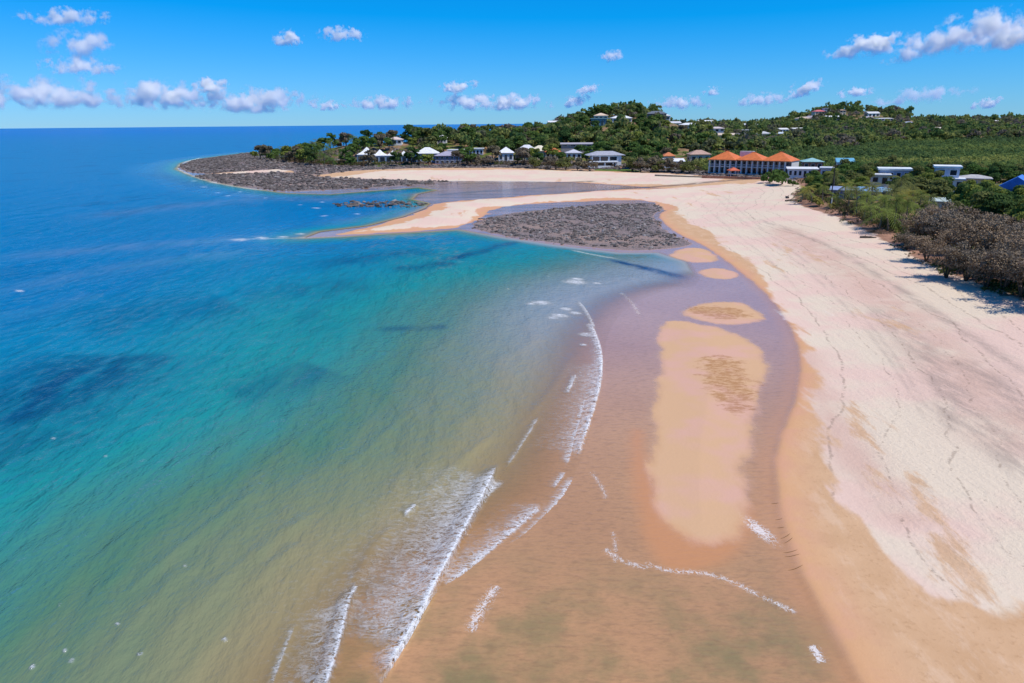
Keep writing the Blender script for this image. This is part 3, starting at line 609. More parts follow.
def palm_proto(seed, H, fronds=18, L=3.5):
    r = np.random.default_rng(seed); mb = MB(); lean = r.normal(size=2) * .7
    pts = [(lean[0] * (q ** 2), lean[1] * (q ** 2), H * q - .3 * (q == 0)) for q in np.linspace(0, 1, 8)]
    mb.tube(pts, [.26, .18, .16, .15, .14, .13, .13, .15], 7); top = np.array(pts[-1])
    V = []; T = []
    for k in range(fronds):
        a = k * 2.39996 + r.uniform(-.2, .2); el = (-.25, .1, .45, .8, 1.2)[k % 5] + r.uniform(-.12, .12); ln = L * r.uniform(.8, 1.15); drop = r.uniform(.9, 1.5)
        dead = .0 if el > -.1 else .9
        h = np.array([math.cos(a), math.sin(a), 0]); sd = np.array([-math.sin(a), math.cos(a), 0])
        q = np.linspace(0, 1, 11); P = top + np.outer(q * ln * math.cos(el * .8), h) + np.outer(q * ln * math.sin(el) - drop * ln * .55 * q ** 2, (0, 0, 1))
        for i in range(10):
            w = ln * .23 * math.sin(math.pi * (.14 + .80 * q[i])) ; f = (P[i + 1] - P[i])
            for sgn in (-1, 1):
                tip = P[i] + f * 1.5 + sd * sgn * w - np.array([0, 0, w * r.uniform(.35, .7)])
                V += [P[i], P[i] + f * .5, tip + f * .12, tip]; T += [r.random() * (1 - dead)] * 4
    V = np.array(V)
    return mesh_np('crown', V, np.arange(len(V)).reshape(-1, 4), M['leaf'], False, {'tint': T}), mb.mesh('trunk', M['bark_grey'], True)
def pine_proto(seed, H):
    r = np.random.default_rng(seed); C = []; N = []
    for k in range(13):
        zz = H * (.16 + .82 * k / 13); Rr = H * .22 * (1 - .93 * k / 13)
        for a in np.arange(6) * math.pi / 3 + k * .5:
            for q in np.linspace(.15, 1, 7):
                C.append((math.cos(a) * Rr * q + r.normal() * .1, math.sin(a) * Rr * q + r.normal() * .1, zz + .25 * q * Rr * .6)); N.append((r.normal() * .3, r.normal() * .3, 1))
    V, Fc, ti = leaves(np.array(C), np.array(N, float), .75, r)
    mb = MB().tube([(0, 0, -.5), (0, 0, H * .5), (0, 0, H)], [.3, .18, .03])
    return mesh_np('crown', V, Fc, M['leaf'], False, {'tint': ti}), mb.mesh('trunk', M['bark'], True)
def brown_proto(seed, H, R_):
    r = np.random.default_rng(seed); mb = MB(); C = []; N = []
    forks = r.integers(3, 5)
    for k in range(forks):
        a = 2 * math.pi * k / forks + r.uniform(-.4, .4); q = R_ * r.uniform(.35, .75); e = np.array([q * math.cos(a), q * math.sin(a), H * r.uniform(.72, .9)])
        s0 = np.array([r.normal() * .1, r.normal() * .1, -.4]); m = s0 * .5 + e * np.array([.38, .38, .45])
        mb.tube([s0, m, e * np.array([.8, .8, .85]), e], [.16, .12, .07, .03], 6)
        for j in range(13):
            u = r.uniform(.35, 1.0); st = m + (e - m) * (u - .35) / .65
            b = r.uniform(0, 2 * math.pi); ln = R_ * r.uniform(.3, .6); en = st + np.array([math.cos(b) * ln, math.sin(b) * ln, ln * r.uniform(-.05, .6)])
            mb.tube([st, (st + en) / 2 + r.normal(size=3) * .1, en], [.05, .03, .012], 4)
            nn = 92; w = np.sqrt(r.uniform(.06, 1, nn))[:, None]
            pts = st + (en - st) * w + r.normal(size=(nn, 3)) * np.array([.42, .42, .26])
            C.append(pts); N.append(r.normal(size=(nn, 3)) + [0, 0, .8])
    V, Fc, ti = leaves(np.vstack(C), np.vstack(N), .31, r, .5)
    return mesh_np('crown', V, Fc, M['twig'], False, {'tint': ti}), mb.mesh('trunk', M['bark'], True)

PROTO = {}
PROTO['near'] = [tree_proto(100 + k, 2300, 3.4 + .3 * k, 7.0 + .5 * k, 11 + k, 1.7, .46, .2) for k in range(4)]
PROTO['mid'] = [tree_proto(120 + k, 620, 3.7 + .25 * k, 7.2 + .5 * k, 8 + k, 1.4, .85, .22) for k in range(4)]
PROTO['shore'] = [tree_proto(190 + k, 620, 3.9 + .3 * k, 5.2 + .5 * k, 10 + k, .35, .75, .2) for k in range(3)]
PROTO['bush'] = [tree_proto(140 + k, 900, 1.9, 2.3, 8, .25, .36, .09) for k in range(2)]
PROTO['palm'] = [palm_proto(160 + k, (3.4, 4.6, 5.6, 6.6)[k]) for k in range(4)]
PROTO['pine'] = [pine_proto(170 + k, 11 + 2 * k) for k in range(2)]
PROTO['brown'] = [brown_proto(180 + k, 6.2 + .5 * k, 3.6 + .25 * k) for k in range(4)]
TONES = {'dark green': (.052, .106, .038), 'mid green': (.092, .162, .046), 'olive': (.155, .172, .066), 'yellow-green': (.200, .240, .058), 'grey-brown': (.190, .160, .126), 'brown': (.245, .188, .136), 'palm green': (.175, .225, .062), 'golden green': (.29, .275, .075)}
def plant(name, kind, x, y, tone, scale, label, cat, group=None, i=0, sink=.1):
    cr, tr = PROTO[kind][i % len(PROTO[kind])]; z0 = ground(x, y)
    o = bpy.data.objects.new(name, None); col.objects.link(o); o.empty_display_size = .3
    o.location = (x, y, z0 - sink); o.rotation_euler = (0, 0, random.uniform(0, 6.28))
    s = scale * random.uniform(.94, 1.06); o.scale = (s * random.uniform(.93, 1.1), s * random.uniform(.93, 1.1), s)
    tag(o, label, cat, group)
    for nm, me in (('trunk', tr), ('crown', cr)):
        c = link(nm, me, o)
        c.color = TONES[tone] + (1,)
    return o
# ------------------------------------------------------------------ buildings
def roof_mb(kind, w, d, z, rh, ov=.6):
    mb = MB(); x0, x1, y0, y1 = -w / 2 - ov, w / 2 + ov, -ov, d + ov; cy = (y0 + y1) / 2; t = .22
    base = [(x0, y0, z), (x1, y0, z), (x1, y1, z), (x0, y1, z)]; eave = [(a, b, z + t) for a, b, _ in base]
    if kind == 'hip':
        k = min((y1 - y0) / 2, (x1 - x0) / 2 - .01)
        V = base + eave + [(x0 + k, cy, z + rh), (x1 - k, cy, z + rh)]
        Fs = [(3, 2, 1, 0), (0, 1, 5, 4), (1, 2, 6, 5), (2, 3, 7, 6), (3, 0, 4, 7), (4, 5, 9, 8), (5, 6, 9), (6, 7, 8, 9), (7, 4, 8)]
    elif kind == 'gable':
        V = base + eave + [(x0, cy, z + rh), (x1, cy, z + rh)]
        Fs = [(3, 2, 1, 0), (0, 1, 5, 4), (2, 3, 7, 6), (1, 2, 6, 9, 5), (3, 0, 4, 8, 7), (4, 5, 9, 8), (6, 7, 8, 9)]
    elif kind == 'front gable':
        cx = 0
        V = base + eave + [(cx, y0, z + rh), (cx, y1, z + rh)]
        Fs = [(3, 2, 1, 0), (1, 2, 6, 5), (3, 0, 4, 7), (0, 1, 5, 8, 4), (2, 3, 7, 9, 6), (4, 8, 9, 7), (8, 5, 6, 9)]
    elif kind == 'skillion':
        V = base + [(x0, y0, z + t), (x1, y0, z + t), (x1, y1, z + rh), (x0, y1, z + rh)]
        Fs = [(3, 2, 1, 0), (0, 1, 5, 4), (1, 2, 6, 5), (2, 3, 7, 6), (3, 0, 4, 7), (4, 5, 6, 7)]
    elif kind == 'tent':
        V = list(base) ; Fs = [(3, 2, 1, 0)]; b = 0
        for q, hh in ((1, .05), (.62, .30), (.34, .58), (.12, .88), (.0, 1.0)):
            q = max(q, .02); V += [(p[0] * q, cy + (p[1] - cy) * q, z + .1 + rh * hh) for p in base]
            n = len(V); 
            for i in range(4): Fs.append((n - 8 + i, n - 8 + (i + 1) % 4, n - 4 + (i + 1) % 4, n - 4 + i))
        Fs.append((n - 4, n - 3, n - 2, n - 1))
    else:
        return MB().box(x0, y0, z, x1, y1, z + max(rh, .3))
    return mb.raw(V, Fs)
HOUSE_RECTS = []
def house(name, px, py, w, d, h, kind, rh, roofc, wallc, label, cat='house', rz=0.0, nwin=4, storeys=1, group=None, balcony=False, sink=.6, rise=0.0, xyz=None):
    x, y, z = xyz or at(px, py)
    z += rise
    o = bpy.data.objects.new(name, None); col.objects.link(o); o.location = (x, y, z); o.rotation_euler = (0, 0, R(rz)); tag(o, label, cat, group)
    HOUSE_RECTS.append((x, y, w, d, z, z + h + rh))
    link('wall', MB().box(-w / 2, 0, -sink - 1.5 - rise, w / 2, d, h).mesh('wall', wallm(wallc)), o)
    link('roof', roof_mb(kind, w, d, h + .003, rh).mesh('roof', roofm(roofc)), o)
    sh = h / storeys
    for s in range(storeys):
        for k in range(nwin):
            cx = -w / 2 + w * (k + .5) / nwin; ww = w / nwin * .62; z0 = s * sh + sh * .22; z1 = s * sh + sh * .82
            if s == 0 and k == nwin // 2: z0 = s * sh + .05
            wn = link('window' if not (s == 0 and k == nwin // 2) else 'door', MB().box(cx - ww / 2, -.10, z0, cx + ww / 2, .05, z1).mesh('window', wallm((236, 236, 232))), o)
            link('pane', MB().box(cx - ww / 2 + .12, -.14, z0 + .1, cx + ww / 2 - .12, -.02, z1 - .1).mesh('pane', M['glass']), wn)
        if balcony and s > 0:
            link('balcony', MB().box(-w / 2 - .2, -1.8, s * sh - .15, w / 2 + .2, -.003, s * sh + .05).box(-w / 2 - .2, -1.8, s * sh + .05, w / 2 + .2, -1.72, s * sh + 1.0).mesh('balcony', wallm((232, 232, 228))), o)
    for sgn in (-1, 1):
        wn = link('window', MB().box(sgn * w / 2 - .06, d * .3, sh * .3, sgn * w / 2 + .06, d * .7, sh * .8).mesh('window', wallm((236, 236, 232))), o)
        link('pane', MB().box(sgn * w / 2 - .09, d * .33, sh * .34, sgn * w / 2 + .09, d * .67, sh * .76).mesh('pane', M['glass']), wn)
    return o

W_, WH, CR, BE, GY, LAV, BLU, TE, OR, RED, DK = (238, 238, 236), (228, 230, 230), (226, 212, 188), (204, 184, 160), (150, 152, 156), (176, 170, 186), (96, 140, 196), (150, 196, 196), (224, 120, 58), (190, 96, 84), (84, 88, 96)
H_ = house
# the long orange-roofed resort at the head of the beach
def resort():
    A = np.array(at(708, 174)); Bp = np.array(at(789, 175.5)); A[2] = Bp[2] = max(A[2], Bp[2], 2.7)
    L = float(np.hypot(*(Bp - A)[:2])); rz = math.atan2(Bp[1] - A[1], Bp[0] - A[0])
    o = bpy.data.objects.new('resort_building', None); col.objects.link(o); o.location = A; o.rotation_euler = (0, 0, rz)
    tag(o, 'long two-storey beach building with three orange hipped roofs and white columns', 'hotel')
    HOUSE_RECTS.append(((A[0] + Bp[0]) / 2, (A[1] + Bp[1]) / 2, L, 14, A[2], A[2] + 10))
    h = 5.9; wl = L / 3
    for k in range(3):
        x0 = k * wl; y0 = (0, .9, 0)[k]; x0_, x1_ = x0 + .003 * (k > 0), x0 + wl
        link('wall', MB().box(x0_, 2.2 + y0, -2, x1_, 13, h - .003).box(x0_, y0 + .3, -2, x1_, y0 + 2.197, .05).mesh('wall', wallm((206, 204, 202))), o)
        rf = link('roof', roof_mb('hip', wl - .9, 12.2 - y0, 0, 3.9 - .3 * (k == 1), .8).mesh('roof', roofm(OR)), o)
        rf.location = (x0 + wl / 2, y0, h)
        link('ridge', MB().box(-1.2, 5.9 - y0 / 2, 3.78 - .3 * (k == 1), 1.2, 6.3 - y0 / 2, 4.0 - .3 * (k == 1)).mesh('ridge', roofm((206, 104, 52))), rf)
        link('balcony', MB().box(x0_, y0 + .25, 2.85, x1_, y0 + 2.19, 3.05).mesh('balcony', wallm((228, 228, 226))), o)
        rl = MB().box(x0_, y0 + .25, 3.95, x1_, y0 + .33, 4.05)
        for q in np.arange(x0_ + .2, x1_, .45): rl.box(q, y0 + .27, 3.053, q + .05, y0 + .31, 3.947)
        link('railing', rl.mesh('railing', wallm((236, 236, 236))), o)
        n = 5
        for q in range(n):
            cx = x0 + wl * (q + .5) / n
            for z0 in (.1, 3.1):
                pn = link('window', MB().box(cx - wl / n * .42, 2.1 + y0, z0, cx + wl / n * .42, 2.25 + y0, z0 + 2.4).mesh('window', wallm((90, 92, 96))), o)
                link('pane', MB().box(cx - wl / n * .38, 2.04 + y0, z0 + .08, cx + wl / n * .38, 2.15 + y0, z0 + 2.3).mesh('pane', M['glass']), pn)
            link('column', MB().box(x0 + wl * q / n - .22 + .25, y0 - .02, -2, x0 + wl * q / n + .22 + .25, y0 + .42, h - .01).mesh('column', wallm((228, 228, 228))), o)
        # a set-back upper hall between the wings
    link('upper_hall', MB().box(wl * .80, 12.4, h, wl * 1.3, 15, h + 3.6).mesh('upper_hall', wallm((214, 214, 216))), o)
resort()
t_ = at(733, 176.5); tz = max(t_[2], 2.6)
gz = bpy.data.objects.new('gazebo', None); col.objects.link(gz); gz.location = (t_[0], t_[1], tz); tag(gz, 'small orange-roofed gazebo on the terrace before the orange-roofed building', 'gazebo')
for sx in (-1.6, 1.6):
    for sy in (-1.6, 1.6): link('post', MB().box(sx - .1, sy - .1, -1.5, sx + .1, sy + .1, 2.3).mesh('post', wallm((226, 220, 214))), gz)
rf = link('roof', roof_mb('hip', 4.2, 4.2, 2.3, 1.5, .3).mesh('roof', roofm((214, 106, 70))), gz)
rf.location = (0, -2.1, 0)
def wallrun(name, p0, p1, h, th, rgb, label, cat):
    a, b = np.array(at(*p0)), np.array(at(*p1)); L = np.hypot(*(b - a)[:2])
    o = link(name, MB().box(0, -th / 2, -1.2, L, th / 2, h).mesh(name, plain(name, lin(*rgb), .9, 1.5, .3, .1, .2)), label=label, cat=cat, loc=(a[0], a[1], min(a[2], b[2])), rz=math.atan2(b[1] - a[1], b[0] - a[0])); return o
wallrun('terrace_wall', (702, 178), (768, 179.5), 1.1, .8, (190, 140, 112), 'low earth-red terrace wall below the orange-roofed building', 'wall')
wallrun('terrace_wall', (655, 176), (702, 177.5), .7, .6, (176, 160, 140), 'low pale stone wall left of the orange-roofed building', 'wall')

# headland, from the point to the corner of the beach
def tents(px, py, w, n, label, rz=0, rh=4.6):
    x, y, z = at(px, py); o = bpy.data.objects.new('tent_roofed_house', None); col.objects.link(o); o.location = (x, y, z); o.rotation_euler = (0, 0, R(rz)); tag(o, label, 'house')
    HOUSE_RECTS.append((x, y, w, 10, z, z + 9)); u = w / n
    link('wall', MB().box(-w / 2, 0, -2, w / 2, 10, 3.6).mesh('wall', wallm((120, 148, 172))), o)
    for k in range(n):
        r_ = link('roof', roof_mb('tent', u - .5, 10, 0, rh * (1.0 if k != n - 1 else .8), .22).mesh('roof', roofm((244, 244, 242))), o); r_.location = (-w / 2 + u * (k + .5), 0, 3.603)
        for q in (-.25, .25):
            p_ = link('window', MB().box(-w / 2 + u * (k + .5 + q) - u * .2, -.1, .3, -w / 2 + u * (k + .5 + q) + u * .2, .1, 3.1).mesh('window', wallm((190, 200, 208))), o)
            link('pane', MB().box(-w / 2 + u * (k + .5 + q) - u * .18, -.15, .4, -w / 2 + u * (k + .5 + q) + u * .18, -.02, 3.0).mesh('pane', M['glass']), p_)
    return o
tents(366, 161, 11, 1, 'white house with one tall peaked tent roof at the left end of the white-roofed row', 0, 5.6)
tents(386, 162, 16, 2, 'wide white house with two peaked tent roofs beside the green lawn', 3, 3.6)
tents(407, 162, 12, 2, 'small white house with two low peaked roofs right of the lawn', -6, 2.6)
H_('beach_house', 427, 162.5, 13, 10, 5.2, 'hip', 3.6, W_, (128, 148, 176), 'blue-walled beach house with a white hipped roof on the headland shore', nwin=4, storeys=2)
H_('beach_house', 450, 163.5, 18, 12, 4.4, 'hip', 2.6, LAV, (120, 128, 150), 'wide beach house with a lavender-grey roof on the headland shore', nwin=6, storeys=2)
H_('flat_house', 459, 156, 14, 9, 3.4, 'flat', .5, W_, (150, 160, 172), 'flat white-topped house behind the lavender-grey roof', nwin=5)
H_('flat_house', 476, 155, 9, 8, 3.6, 'flat', .5, W_, (206, 208, 212), 'white boxy house among headland trees right of the flat white-topped one', nwin=4)
H_('cottage', 337, 143, 7, 7, 3.0, 'hip', 2.0, W_, WH, 'white-roofed cottage at the tree tops left on the headland', nwin=3, rise=2.0)
H_('cottage', 395, 145.5, 9, 7, 2.6, 'hip', 1.9, (226, 206, 198), WH, 'pale pink-roofed cottage high among the headland trees', nwin=3, rise=1)
H_('cottage', 442, 145, 6, 6, 3, 'hip', 2.0, W_, WH, 'small white cottage beside the dark pines of the headland crest', nwin=3, rise=1.5)
H_('cottage', 281, 152, 9, 7, 3.6, 'gable', 2.2, (152, 120, 104), BE, 'brown-roofed cottage at the seaward end of the headland palms', nwin=3, rise=2)
H_('cottage', 296, 146, 9, 7, 3.4, 'hip', 1.8, (196, 190, 182), BE, 'grey-roofed cottage behind the palms near the rocky point', nwin=3, rise=3)
H_('beach_house', 506, 161.5, 9, 9, 4.4, 'hip', 3.6, (240, 240, 240), WH, 'small white-roofed house just left of the cream-roofed pair', nwin=3, rise=.5)
H_('beach_house', 527, 159.5, 12, 9, 4.4, 'hip', 3.4, (226, 226, 228), CR, 'pale grey-white hipped house left of the cream-roofed one', nwin=3, rise=.8)
H_('beach_house', 540, 159.5, 11, 9, 4.2, 'hip', 3.2, (238, 226, 196), CR, 'cream-roofed hipped house left of the small orange roof', nwin=3, rise=.8)
H_('beach_house', 553, 160, 9, 9, 3.8, 'hip', 3.0, (222, 122, 72), CR, 'small orange-roofed house among the shore trees left of the modern white house', nwin=3, rise=.8)
H_('beach_house', 574, 160, 9, 8, 3.6, 'hip', 2.0, (206, 206, 214), WH, 'grey-roofed house half hidden left of the modern white house', nwin=3, rise=.4)
# modern white house with terraces
x, y, z = at(606, 167.5); o = bpy.data.objects.new('modern_house', None); col.objects.link(o); o.location = (x, y, z); tag(o, 'modern white two-level house with dark glass and wide terraces above a lawn', 'house'); HOUSE_RECTS.append((x, y, 19, 12, z, z + 8))
link('wall', MB().box(-7.5, 2, -1.5, 8.5, 12, 6.2).mesh('wall', wallm((228, 232, 236))), o)
link('terrace', MB().box(-9.5, -.8, -1.5, 4, 1.997, .9).box(-9.5, -.8, 2.75, 6.5, 1.997, 3.15).mesh('terrace', wallm((240, 242, 244))), o)
link('roof', roof_mb('hip', 20, 11, 6.203, 2.2, .5).mesh('roof', roofm((176, 176, 184))), o).location = (0, 1.6, 0)
for a, b, z0, z1 in ((-7, -3.4, 3.4, 5.6), (-2.8, 1.2, 3.4, 5.6), (2.2, 6, 3.6, 5.5), (-6.6, -1, 1.0, 2.6), (0, 5, .4, 2.5)):
    w_ = link('window', MB().box(a, 1.88, z0, b, 2.05, z1).mesh('window', wallm((60, 66, 74))), o); link('pane', MB().box(a + .12, 1.82, z0 + .1, b - .12, 1.95, z1 - .1).mesh('pane', M['glass']), w_)
for cx in (-9.2, -5, -.6, 3.7): link('column', MB().box(cx - .14, -.7, .903, cx + .14, -.4, 2.747).mesh('column', wallm((240, 242, 244))), o)
H_('shed', 674, 168, 10, 7, 3.2, 'gable', 1.5, W_, (224, 226, 232), 'low white-roofed shed under the grey trees left of the orange-roofed building', nwin=3)
H_('cottage', 669, 164, 6, 6, 4.2, 'hip', 2.2, (214, 128, 78), CR, 'tiny orange-roofed cottage behind the low white shed', nwin=2)
H_('cottage', 700, 164, 11, 8, 5, 'hip', 2.4, (196, 160, 140), BE, 'dusty pink-roofed house at the left shoulder of the orange-roofed building', nwin=3)
# houses on the first hill, its saddle and the second hill
def hillhouse(px, py, w, h, kind, rh, rc, wc, label, dist, nwin=3, storeys=1, balcony=False, name='hill_house'):
    """py = where the foot of the wall shows; dist = its survey distance"""
    d = fw * F + rt * (px - 512) + up * (341.5 - py); d = d / d[1] * dist; x, y = d[0], d[1]; zt_ = CAM_H + d[2]; g0 = ground(x, y)
    return house(name, 0, 0, w, 9, h, kind, rh, rc, wc, label, rz=random.uniform(-12, 12), nwin=nwin, storeys=storeys, balcony=balcony, xyz=(x, y, g0), rise=max(0.0, zt_ - g0))
HH = hillhouse
HH(601, 120, 10, 3.0, 'hip', 2.0, (232, 206, 178), CR, 'cream-roofed house just below the tree-covered first hilltop', 540)
HH(600, 125.5, 13, 4.6, 'flat', .5, TE, (96, 140, 160), 'teal glass-fronted house on the left flank of the first hill', 525, 4)
HH(622, 124, 14, 3.0, 'hip', 2.2, W_, WH, 'long white-roofed house in the middle of the first hill', 525, 4)
HH(656, 121.5, 15, 3.5, 'hip', 2.2, (110, 116, 126), (84, 92, 104), 'dark grey house on the right shoulder of the first hilltop', 555, 4)
HH(553, 126, 7, 2.6, 'gable', 1.4, W_, WH, 'tiny white house at the seaward foot of the first hill', 570, 2)
HH(577, 147, 20, 1.6, 'skillion', .9, (182, 178, 186), (150, 148, 150), 'wide pale grey roof low on the slope under the first hill', 455, 4)
HH(662, 136.5, 11, 3.2, 'hip', 1.8, W_, WH, 'white house low on the right slope of the first hill', 560, 3)
HH(673, 131.5, 12, 3.0, 'gable', 1.5, (222, 222, 226), WH, 'pale gabled house in the saddle right of the first hill, highest left', 600, 3)
HH(687, 130.5, 15, 3.4, 'hip', 2.0, (236, 238, 240), WH, 'white hipped house in the middle of the saddle cluster', 620, 4)
HH(706, 125.5, 14, 3.0, 'gable', 2.0, W_, WH, 'bright white gabled house on the skyline of the saddle', 700, 3)
HH(688, 141, 14, 3.0, 'hip', 1.6, W_, (214, 208, 200), 'white house above the green flats left in the saddle', 540, 4)
HH(717, 131.5, 13, 2.4, 'hip', 1.6, (216, 200, 196), WH, 'dusty pink-roofed house in the saddle under the skyline white house', 640, 3)
HH(725, 141, 15, 2.8, 'gable', 1.5, (222, 200, 176), BE, 'tan gabled house lowest in the saddle above the orange roofs', 545, 4)
HH(741, 140, 15, 3.0, 'hip', 2.0, (112, 108, 112), BE, 'dark-roofed house in the saddle right of the tan one', 560, 4)
HH(746, 133.5, 10, 3.0, 'flat', .4, W_, WH, 'white boxy house in the saddle above the dark-roofed one', 650, 3)
HH(752, 127.5, 15, 2.6, 'gable', 1.6, (226, 230, 232), (140, 170, 180), 'pale long house on the skyline between the two hills', 780, 4)
HH(764, 137.5, 12, 3.2, 'hip', 2.0, (206, 206, 206), WH, 'light grey house at the right end of the saddle', 640, 3)
HH(784, 132.5, 10, 3.0, 'gable', 1.6, (232, 232, 230), WH, 'white gabled house at the left foot of the second hill', 760, 3)
HH(801, 133, 18, 3.2, 'skillion', 1.2, W_, (196, 204, 206), 'long white skillion-roofed house at the foot of the second hill', 800, 4)
HH(781, 139, 10, 3.0, 'hip', 1.6, (206, 220, 226), (150, 170, 190), 'small pale blue house under the left foot of the second hill', 700, 3)
HH(804, 126, 17, 8.0, 'hip', 2.4, (202, 180, 160), CR, 'beige three-storey house on the left flank of the second hill', 930, 4, 3, True)
HH(811, 121, 16, 4, 'hip', 2.6, (168, 158, 166), BE, 'grey-roofed house above the beige one on the second hill', 945, 4)
HH(820, 114.5, 14, 3.6, 'hip', 2.4, (206, 110, 112), CR, 'red-roofed house on the crest of the second hill', 960, 3)
HH(827, 112, 9, 4.6, 'flat', .4, (214, 214, 222), WH, 'white tower-like house next to the red roof on the crest', 965, 2, 2)
HH(833, 130, 18, 6.0, 'skillion', 1.6, W_, (70, 84, 100), 'dark glassy house with a white roof in the middle of the second hill', 900, 5, 2)
HH(844, 127.5, 14, 3.0, 'hip', 1.6, (198, 150, 112), BE, 'tan-roofed house beside the dark glassy one on the second hill', 910, 3)
HH(842, 118.5, 8, 5.5, 'hip', 1.6, (182, 150, 124), CR, 'narrow tan house among trees below the second hilltop', 940, 2, 2)
HH(872, 129, 15, 3.6, 'gable', 2.4, (216, 216, 214), WH, 'white gabled house on the right flank of the second hill', 900, 3)
HH(866, 132, 13, 2.6, 'hip', 1.6, (190, 180, 186), BE, 'mauve-roofed house under the white gabled one on the right flank', 880, 3)
HH(884, 132.5, 18, 2.6, 'skillion', .9, W_, WH, 'long low white house at the right foot of the second hill', 870, 5)
HH(866, 114, 6, 3.4, 'flat', .4, W_, WH, 'tiny white house on the skyline right of the second hilltop', 1000, 2)
HH(917, 122, 20, 3.4, 'skillion', 1.2, W_, WH, 'flat white house leftmost on the far ridge', 1350, 4)
HH(927, 122.5, 24, 5.0, 'hip', 3.0, (176, 110, 96), BE, 'brown-red roofed house on the far ridge', 1330, 4)
HH(942, 123.5, 28, 7.0, 'hip', 3.4, (236, 220, 220), WH, 'wide white two-storey house right of the brown-red roof on the far ridge', 1300, 5, 2)
HH(963, 124, 26, 4.5, 'hip', 2.6, (150, 100, 84), BE, 'brown-roofed house among trees on the far ridge', 1350, 4)
HH(993, 122.5, 36, 3.0, 'skillion', 1.5, W_, WH, 'long white building on the far ridge near the right edge', 1500, 6)
HH(992, 126.5, 16, 4.0, 'flat', .5, W_, (150, 186, 220), 'white and blue house below the long white building on the far ridge', 1250, 3)
HH(1006, 129.5, 14, 3.0, 'gable', 1.6, W_, WH, 'white gabled house at the right edge under the far ridge', 1150, 3)
HH(936, 139.5, 9, 3.0, 'gable', 1.8, (226, 214, 196), WH, 'lone pale hut at the edge of the mangrove flats', 800, 2)
HH(908, 137.5, 12, 3.0, 'hip', 1.6, (170, 178, 204), (150, 160, 190), 'lavender house in dark trees between second hill and pale hut', 840, 3)
# houses behind the palms on the right
H_('white_house', 802, 178, 11.5, 9, 3.3, 'skillion', .5, W_, WH, 'long white veranda house with a row of dark openings right of the orange roofs', nwin=6, rz=-18, rise=.3)
H_('white_house', 812, 173, 8.5, 8, 4.0, 'hip', 1.7, TE, (150, 100, 84), 'teal-roofed red-brown house behind the white veranda house', nwin=3, rz=-14, rise=.8)
H_('white_house', 827, 181, 5.5, 7, 4.8, 'flat', .4, (222, 226, 232), (206, 210, 224), 'pale lavender-white boxy house beside the dark pole', nwin=2, rz=-25)
H_('white_house', 844, 178, 6.0, 8, 5.6, 'skillion', 1.5, (110, 178, 206), (170, 196, 206), 'tall narrow house with a bright teal sloping roof behind the palms', nwin=2, storeys=2, rz=-20, rise=.6)
H_('white_house', 893, 186, 10, 9, 4.4, 'flat', .6, (236, 242, 240), (140, 166, 200), 'blue-walled house with a flat white roof in the grove', nwin=4, rz=-24, rise=1.2)
H_('white_house', 879, 187, 6, 6, 3.0, 'flat', .4, (226, 226, 226), WH, 'low white annex left of the blue-walled flat-roofed house', nwin=2, rz=-24, rise=1.0)
H_('white_house', 944, 192, 6.8, 8, 6.0, 'flat', .6, (240, 244, 246), (176, 190, 214), 'tall boxy white house standing highest above the right grove', nwin=2, storeys=2, rz=-28, rise=1.7)
H_('white_house', 953, 193, 4.6, 6, 3.0, 'flat', .4, (232, 236, 240), WH, 'lower white wing at the right foot of the tall boxy white house', nwin=2, rz=-28, rise=1.2)
H_('white_house', 972, 192, 9, 7, 3.4, 'hip', 1.2, (190, 186, 182), BE, 'low grey-roofed house right of the tall boxy white house', nwin=3, rz=-30, rise=.8)
H_('blue_house', 1013, 202, 9, 11, 3.0, 'front gable', 3.6, (70, 130, 220), (50, 110, 200), 'bright blue house with a steep blue gable at the right edge', nwin=2, rz=-40, rise=.6)
H_('shed', 841, 199, 6, 5, 2.5, 'gable', 1.1, (150, 166, 200), (120, 130, 160), 'lavender-roofed beach shed behind the small palms', nwin=2, rz=-30)
H_('shed', 868, 200.5, 6, 5, 2.5, 'gable', 1.3, (130, 178, 220), (120, 150, 186), 'light-blue roofed beach shed in the middle of the palms', nwin=2, rz=-30)
H_('shed', 883, 200, 3.4, 4, 2.5, 'hip', 1.1, (160, 196, 220), (150, 170, 190), 'small pale-blue kiosk right of the light-blue roofed shed', nwin=1, rz=-30)
H_('shed', 938, 214, 4, 4, 2.4, 'gable', 1.0, (196, 212, 210), WH, 'small pale shed peeping out above the brown trees', nwin=2, rz=-35, rise=.6)
# ------------------------------------------------------------------ wild plants
def proj(x, y, z):
    v = np.array([x, y, z - CAM_H]); k = float(v @ fw)
    return 512 + F * float(v @ rt) / k, 341.5 - F * float(v @ up) / k
def blocks(x, y, w, h):
    """would a plant of this half width and height stand inside a house or hide it from the beach side?"""
    z0 = ground(x, y); px, pt_ = proj(x, y, z0 + h); rr = w * F / y
    for hx, hy, hw, hd, hz0, hz1 in HOUSE_RECTS:
        if abs(x - hx) < hw * .5 + w * .7 + 1 and hy - 2.5 < y + w * .6 and y - w * .6 < hy + hd + 1: return True
        if y < hy:
            qx, qt = proj(hx, hy, hz1); _, qb = proj(hx, hy, hz0); hr = hw * .5 * F / hy
            if abs(px - qx) < hr + rr * .6 and pt_ < qt + (qb - qt) * HIDE and proj(x, y, z0)[1] > qt: return True
    return False
def inside(poly, x, y):
    c = False; n = len(poly)
    for i in range(n):
        (ax, ay), (bx, by) = poly[i], poly[(i + 1) % n]
        if (ay > y) != (by > y) and x < (bx - ax) * (y - ay) / (by - ay) + ax: c = not c
    return c
PLACED = []; HIDE = .20
